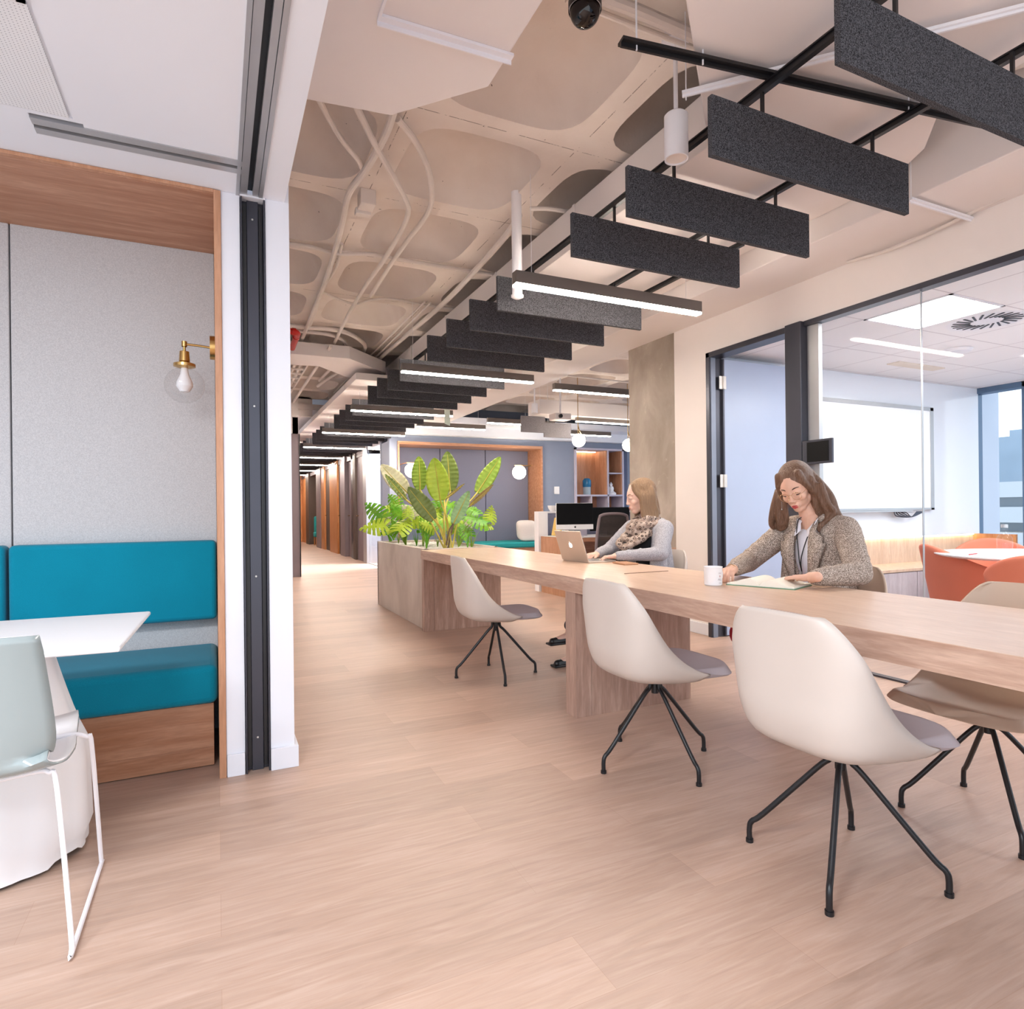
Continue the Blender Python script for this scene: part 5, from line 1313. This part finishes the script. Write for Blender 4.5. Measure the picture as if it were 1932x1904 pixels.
# lapels: folded plates along the opening with a notch
for s_ in (-1,1):
    P_ = lambda x,a,z: V(x,2.225+s_*a,z)
    lap = [P_(2.705,.062,1.035),P_(2.672,.070,.985),P_(2.664,.118,.955),P_(2.668,.112,.925),P_(2.663,.135,.925),P_(2.648,.118,.86),P_(2.652,.078,.76),P_(2.655,.052,.69)]
    inn = [P_(2.69,.048,1.03),P_(2.662,.044,.985),P_(2.655,.044,.955),P_(2.652,.043,.94),P_(2.650,.043,.925),P_(2.648,.042,.86),P_(2.650,.040,.76),P_(2.655,.040,.69)]
    mb = MB(); mb.v = [tuple(p) for p in lap]+[tuple(p) for p in inn]
    for i in range(7): mb.f.append((i,i+1,9+i,8+i))
    build('lapel', mb, M['tweed'], w1, solid=.006, ang=50)
    build('lapel_edge', MB().tube([p+V(-.003,0,0) for p in lap[1:]], .0011, 6), M['seam'], w1)
    build('collar_band', MB().tube(bez([P_(2.705,.060,1.035),P_(2.76,.068,1.065),P_(2.82,.045,1.080),P_(2.835,0,1.082)],5), [.014]*16, 10), M['tweed'], w1)
# lanyard
ly = thing('lanyard', 'thin black lanyard hanging over the white shirt of the reading woman', 'lanyard', (2.66,2.225,1.0))
build('cord', MB().tube(bez([V(2.80,2.19,1.07),V(2.70,2.262,1.05),V(2.667,2.262,.99),V(2.652,2.243,.90),V(2.648,2.232,.83),V(2.66,2.228,.775)],6),.0028,8).tube(bez([V(2.80,2.26,1.07),V(2.715,2.175,1.045),V(2.668,2.185,.98),V(2.652,2.208,.90),V(2.648,2.224,.83),V(2.66,2.228,.775)],6),.0028,8), M['black'], ly)
build('clip', MB().box(2.650,2.222,.755,2.658,2.236,.778), M['alu'], ly)
tb_ = MB()
for K_,A_,s_ in ((KR,AR,1),(KL,AL,-1)):
    tb_.cap(V(2.78,2.22+.075*s_,.505),.095,K_,.070,18); tb_.cap(K_,.068,A_+V(0,0,.04),.05,16)
tb_.ell(V(2.80,2.22,.54),.125,.175,.11)
build('trousers', remesh(tb_,.009,4), M['redtr'], w1, ang=180)
shm = plain('grey_flat_shoe','8c857f',.5)
for A_ in (AR,AL): build('shoe', remesh(MB().cap(A_+V(.02,0,-.055),.030,A_+V(-.16,-.02,-.063),.024,16).box(A_.x-.18,A_.y-.045,.0,A_.x+.045,A_.y+.03,.014),.006,4), shm, w1, ang=180)
# hair
hb = MB(); n0 = 0
hb.ell((-.028,0,.042),.100,.083,.092,nu=32,nv=22)
hb.ell((-.045,0,.0),.080,.085,.11,nu=24,nv=16)
for s_ in (-1,1):
    hb.cap((.028,s_*.050,.092),.020,(.036,s_*.068,.040),.015,14); hb.cap((.036,s_*.068,.040),.015,(.014,s_*.080,-.03),.015,14); hb.cap((.014,s_*.080,-.03),.016,(.0,s_*.084,-.09),.018,14); hb.cap((-.012,s_*.078,.03),.020,(-.014,s_*.082,-.03),.020,14)
hb.xf(H)
# falls: her right side hangs free in front of the shoulder, her left side lies over the jacket
def fall(pts, rs): hb.tube(bez(pts,6), [rs[0]+(rs[-1]-rs[0])*i/(6*(len(pts)-1)) for i in range(6*(len(pts)-1)+1)], 14)
rr0 = Hp(.005,-.083,-.03); ll0 = Hp(.0,.083,-.03); bb0 = Hp(-.09,.03,-.02)
for i in range(7):
    o_ = V(.012*math.sin(i*2.2),.014*(i-3)*.9,.01*math.cos(i*3)); fall([rr0+o_*.7+V(0,.0,.03), rr0+V(.0,.025,-.06)+o_, rr0+V(.015,.040,-.14)+o_*1.3, V(2.665+.010*i,2.40+.010*(i-3),.99+.014*math.cos(i*2.1))],[.020,.012])
for i in range(8):
    o_ = V(.010*math.sin(i*2.2),.012*(i-3.5),.008*math.cos(i*3)); fall([ll0+o_*.7+V(0,0,.03), ll0+V(.02,-.015,-.07)+o_, ll0+V(.045,-.02,-.13)+o_*1.2, V(2.690+.006*i,2.135-.009*(i-4),.985+.014*math.cos(i*1.9))],[.016,.010])
for i in range(7):
    fall([Hp(-.085,.015*(i-3),.04), V(2.745+.003*i,2.285-.022*i,1.165), V(2.775,2.265-.024*i,1.08), V(2.80,2.255-.026*i,1.02)],[.026,.016])
build('hair', remesh(hb,.0045,8,.5), M['hair1'], w1, ang=180)
# glasses, earring, bracelet
gm = thing('eyeglasses', 'thin gold-rimmed glasses on the face of the reading woman', 'glasses', (2.6,2.25,1.2))
def lens_ring(cy_): return [(.0945-.010*abs(math.sin(a)) if False else .092, cy_+.0235*math.cos(a), -.001+.0205*math.sin(a)) for a in [2*PI*k_/28 for k_ in range(28)]]
g_ = MB()
for s_ in (-1,1): g_.tube(lens_ring(s_*.031), .0009, 6, closed=True)
g_.tube([(.092,-.0085,.006),(.0965,0,.010),(.092,.0085,.006)], .001, 6)
for s_ in (-1,1): g_.tube([(.090,s_*.054,.006),(.078,s_*.066,.010),(.0,s_*.079,.016)], .001, 6)
build('frame', g_.xf(H), M['gold'], gm)
er = thing('earring', 'thin drop earring hanging in the dark hair of the reading woman', 'earring', tuple(Hp(0,-.07,-.03)))
build('chain', MB().cyl(Hp(.03,-.078,-.03),Hp(.03,-.078,-.03)+V(0,0,-.055),.0009,6), M['alu'], er); build('drop', MB().ell(Hp(.03,-.078,-.03)+V(0,0,-.058),.003,.003,.004), M['alu'], er)
solo('bracelet', 'thin dark bracelet on the wrist of the hand at the mug', 'bracelet', MB().tube([RW+V(-.012,.0,0)+V(.46*math.cos(a)*.6,-.80*math.cos(a)*.6,math.sin(a)).normalized()*.0255*1.0 for a in [2*PI*k_/20 for k_ in range(20)]], .002, 6, closed=True), M['gold'])

# ---------------------------------------------------------------- typing woman
w2 = thing('person', 'blond woman in a grey cardigan and leopard scarf typing on the laptop', 'person', (2.78,3.6,.40))
H = Matrix.Translation((2.712,3.625,1.186)) @ Matrix.Rotation(R(156),4,'Z') @ Matrix.Rotation(R(14),4,'Y') @ Matrix.Rotation(R(0),4,'X')
Hp2 = lambda x,y,z: H @ V(x,y,z)
neck = V(2.765,3.60,1.02); LS = V(2.775,3.43,.965); RS = V(2.75,3.775,.965)
LE = V(2.680,3.36,.800); RE = V(2.62,3.88,.800); LW = V(2.455,3.545,.785); RW = V(2.455,3.78,.785)
mb = MB(); head_prims(mb, H)
mb.cap(neck+V(.01,0,-.06),.050,Hp2(-.03,0,-.05),.045,18)
for S_,E_,W_ in ((LS,LE,LW),(RS,RE,RW)):
    mb.cap(S_,.044,E_,.034,14); mb.cap(E_,.035,W_,.023,14); mb.cap(neck+V(.01,0,-.04),.045,S_,.044,14)
mb.ell(V(2.775,3.60,.86),.085,.14,.15); mb.ell(V(2.79,3.60,.66),.085,.12,.14); mb.ell(V(2.80,3.60,.52),.10,.155,.11)
KR = V(2.34,3.70,.515); KL = V(2.36,3.58,.56); AR = V(2.30,3.85,.085); AL = V(2.28,3.88,.235)
mb.cap(V(2.78,3.68,.50),.085,KR,.058,16); mb.cap(KR,.055,AR,.036,14); mb.cap(V(2.78,3.52,.50),.085,KL,.058,16); mb.cap(KL,.055,AL,.036,14)
for A_ in (AR,AL): mb.cap(A_+V(0,0,-.03),.03,A_+V(-.12,-.01,-.055),.022,12)
hand_prims(mb, LW, V(-.90,.40,-.10), V(0,-.1,-1), V(.4,.9,0), curl=(28,26,18), thumb=(.8,.5,.1), spread=.10)
hand_prims(mb, RW, V(-.97,-.20,-.10), V(0,.1,-1), V(-.2,-.95,0), curl=(28,26,18), thumb=(.8,.5,.1), spread=.10)
build('body', remesh(mb,.0040,3,.5), M['skin2'], w2, ang=180)
face_parts(w2, None, H, M['lip2'], plain('light_brow','8a6a50',.8), closed=False)
build('top', remesh(MB().ell(V(2.762,3.60,.86),.102,.125,.16,nu=24,nv=16).ell(V(2.785,3.60,.68),.10,.13,.15,nu=24,nv=16),.007,5), M['blacktop'], w2, ang=180)
cbm = MB()
for s_ in (-1,1):
    y = lambda a: 3.60+s_*a
    cbm.cap(V(2.765,y(.115),.955),.050,V(2.75,y(.125),.72),.060,18); cbm.cap(V(2.75,y(.125),.72),.060,V(2.76,y(.125),.56),.065,18)
    cbm.cap(V(2.82,y(.07),.99),.050,V(2.85,y(.07),.62),.075,18); cbm.cap(V(2.80,y(.03),1.0),.040,V(2.79,y(.155),.975),.052,16)
cbm.cap(V(2.84,3.6,1.0),.045,V(2.86,3.6,.6),.075,18)
for S_,E_,W_,s_ in ((LS,LE,LW,-1),(RS,RE,RW,1)):
    cbm.cap(S_,.060,E_,.050,18); cbm.cap(E_,.050,E_.lerp(W_,.9),.034,18); cbm.cap(E_.lerp(W_,.85),.036,W_.lerp(E_,.05),.033,18)
    for q in (.3,.5,.72,.9):
        c_ = S_.lerp(E_,q); d_ = (E_-S_).normalized(); u_ = d_.orthogonal().normalized(); w_ = d_.cross(u_)
        cbm.tube([c_+d_*(.012*math.sin(a+q*5))+(u_*math.cos(a)+w_*math.sin(a))*(.056-.008*q) for a in [R(20*k_) for k_ in range(13)]],[.002+.006*math.sin(PI*k_/12) for k_ in range(13)],8)
    for q in (.2,.45,.7):
        c_ = E_.lerp(W_,q); d_ = (W_-E_).normalized(); u_ = d_.orthogonal().normalized(); w_ = d_.cross(u_)
        cbm.tube([c_+d_*(.010*math.sin(a+q*9))+(u_*math.cos(a)+w_*math.sin(a))*(.048-.013*q) for a in [R(22*k_+40) for k_ in range(13)]],[.002+.005*math.sin(PI*k_/12) for k_ in range(13)],8)
build('cardigan', remesh(cbm,.006,10), M['cardigan'], w2, ang=180)
tb_ = MB(); tb_.cap(V(2.78,3.68,.505),.095,KR,.068,18); tb_.cap(KR,.066,AR+V(0,0,.05),.045,16); tb_.cap(V(2.78,3.53,.505),.095,KL,.068,18); tb_.cap(KL,.066,AL+V(0,0,.04),.045,16); tb_.ell(V(2.80,3.6,.54),.125,.175,.11)
build('trousers', remesh(tb_,.009,4), M['jeans'], w2, ang=180)
for A_ in (AR,AL):
    z0 = A_.z-.085
    build('shoe', remesh(MB().cap(A_+V(.02,0,-.05),.031,A_+V(-.15,-.01,-.06),.025,16).box(A_.x-.185,A_.y-.045,z0,A_.x+.045,A_.y+.035,z0+.016),.006,3), M['black'], w2, ang=180)
# scarf wound round the neck
sc_ = MB()
for i in range(5):
    rz_ = .105+.018*math.sin(i*2.1); zc = 1.035-.030*i
    ring = [V(2.745-.018*i+ (rz_+.012*i)*math.cos(a)*.80, 3.605+rz_*math.sin(a)*.88, zc+.012*math.sin(a*2+i)-.028*(1+i*.35)*max(0,-math.cos(a))+.01*max(0,math.cos(a))) for a in [2*PI*k_/24 for k_ in range(24)]]
    sc_.tube(ring, [.024+.006*math.sin(k_*1.7+i) for k_ in range(24)], 10, closed=True)
for i in range(4): sc_.tube(bez([V(2.68,3.66-.03*i,1.02),V(2.645-.006*i,3.645-.025*i,.95),V(2.655,3.63-.02*i,.87)],5),.022,10)
build('scarf', remesh(sc_,.0055,3,.5), M['leopard'], w2, ang=180)
hb = MB(); hb.ell((-.030,0,.041),.100,.083,.093,nu=32,nv=22); hb.ell((-.045,0,-.005),.076,.088,.125,nu=24,nv=16)
for s_ in (-1,1):
    hb.cap((.028,s_*.050,.092),.020,(.034,s_*.068,.040),.014,14); hb.cap((.034,s_*.068,.040),.014,(.006,s_*.080,-.02),.016,14)
hb.xf(H)
for s_ in (-1,1):
    for i in range(6):
        b_ = Hp2(.012-.018*i, s_*.082, -.01); fall([Hp2(.004-.016*i, s_*.060, .055), b_+V(0,0,.005), b_+V(.004,-s_*.004,-.06), b_+V(.008+.003*i,-s_*.012,-.12), b_+V(.012+.004*math.sin(i*2),-s_*.016,-.175+.012*math.cos(i*2.3))],[.018,.011])
for i in range(6): fall([Hp2(-.080,.024*(i-2.5),.03), Hp2(-.088,.024*(i-2.5),-.06), Hp2(-.085,.024*(i-2.5),-.15)],[.024,.014])
build('hair', remesh(hb,.0045,7,.5), M['hair2'], w2, ang=180)
# ================================================================ light
w_ = bpy.data.worlds.new('world'); SC.world = w_; w_.use_nodes = True; nt = w_.node_tree
bg = nt.nodes['Background']
tc = nt.nodes.new('ShaderNodeTexCoord'); sp_ = nt.nodes.new('ShaderNodeSeparateXYZ'); rp = nt.nodes.new('ShaderNodeValToRGB')
nt.links.new(tc.outputs['Generated'], sp_.inputs[0]); nt.links.new(sp_.outputs['Z'], rp.inputs['Fac'])
e = rp.color_ramp.elements; e[0].position = 0; e[0].color = (.93,.96,1.0,1); e[1].position = .5; e[1].color = (.62,.79,1.0,1)
nt.links.new(rp.outputs['Color'], bg.inputs['Color']); bg.inputs['Strength'].default_value = 1.3
def portal(loc, rot, sx, sy):
    l = bpy.data.lights.new('window_portal','AREA'); l.shape = 'RECTANGLE'; l.size = sx; l.size_y = sy; l.cycles.is_portal = True
    o = bpy.data.objects.new('window_portal', l); COL.objects.link(o); o.location = loc; o.rotation_euler = rot
portal((3.0,-2.5,1.6),(-PI/2,0,PI),11.4,3.2)
portal((8.05,.9,1.2),(0,PI/2,0),2.4,6.8)
portal((8.68,8.4,1.4),(0,PI/2,0),2.7,6.2)
def area(name, loc, rot, sx, sy, power, col):
    l = bpy.data.lights.new(name,'AREA'); l.shape = 'RECTANGLE'; l.size = sx; l.size_y = sy; l.energy = power; l.color = col
    o = bpy.data.objects.new(name, l); COL.objects.link(o); o.location = loc; o.rotation_euler = rot
    return o
# unseen fill lights added under the white room ceiling, behind the camera
for x,y in ((-1.6,.2),(-.8,.2),(-1.6,-1.4)): area('added_ceiling_fill', (x,y,2.44), (0,0,0), .6, .6, 34, (.92,.96,1))
area('added_office_fill', (4.6,13.0,2.69), (0,0,0), 2.4, .5, 260, (1,.97,.94))  # fill light added to brighten the office behind the corridor glass
for x,y in ((6.2,.9),(6.2,2.1),(4.54,.3)): area('added_ceiling_fill', (x,y,2.44), (0,0,0), .56, .56, 22, (.97,.98,1))  # extra out-of-view fill added to lift the meeting room
portal((-2.75,-.15,1.2),(0,-PI/2,0),2.35,4.1)
vs = SC.view_settings; vs.view_transform = 'Standard'; vs.look = 'None'; vs.exposure = 0.70; vs.gamma = 1.0; vs.use_curve_mapping = False
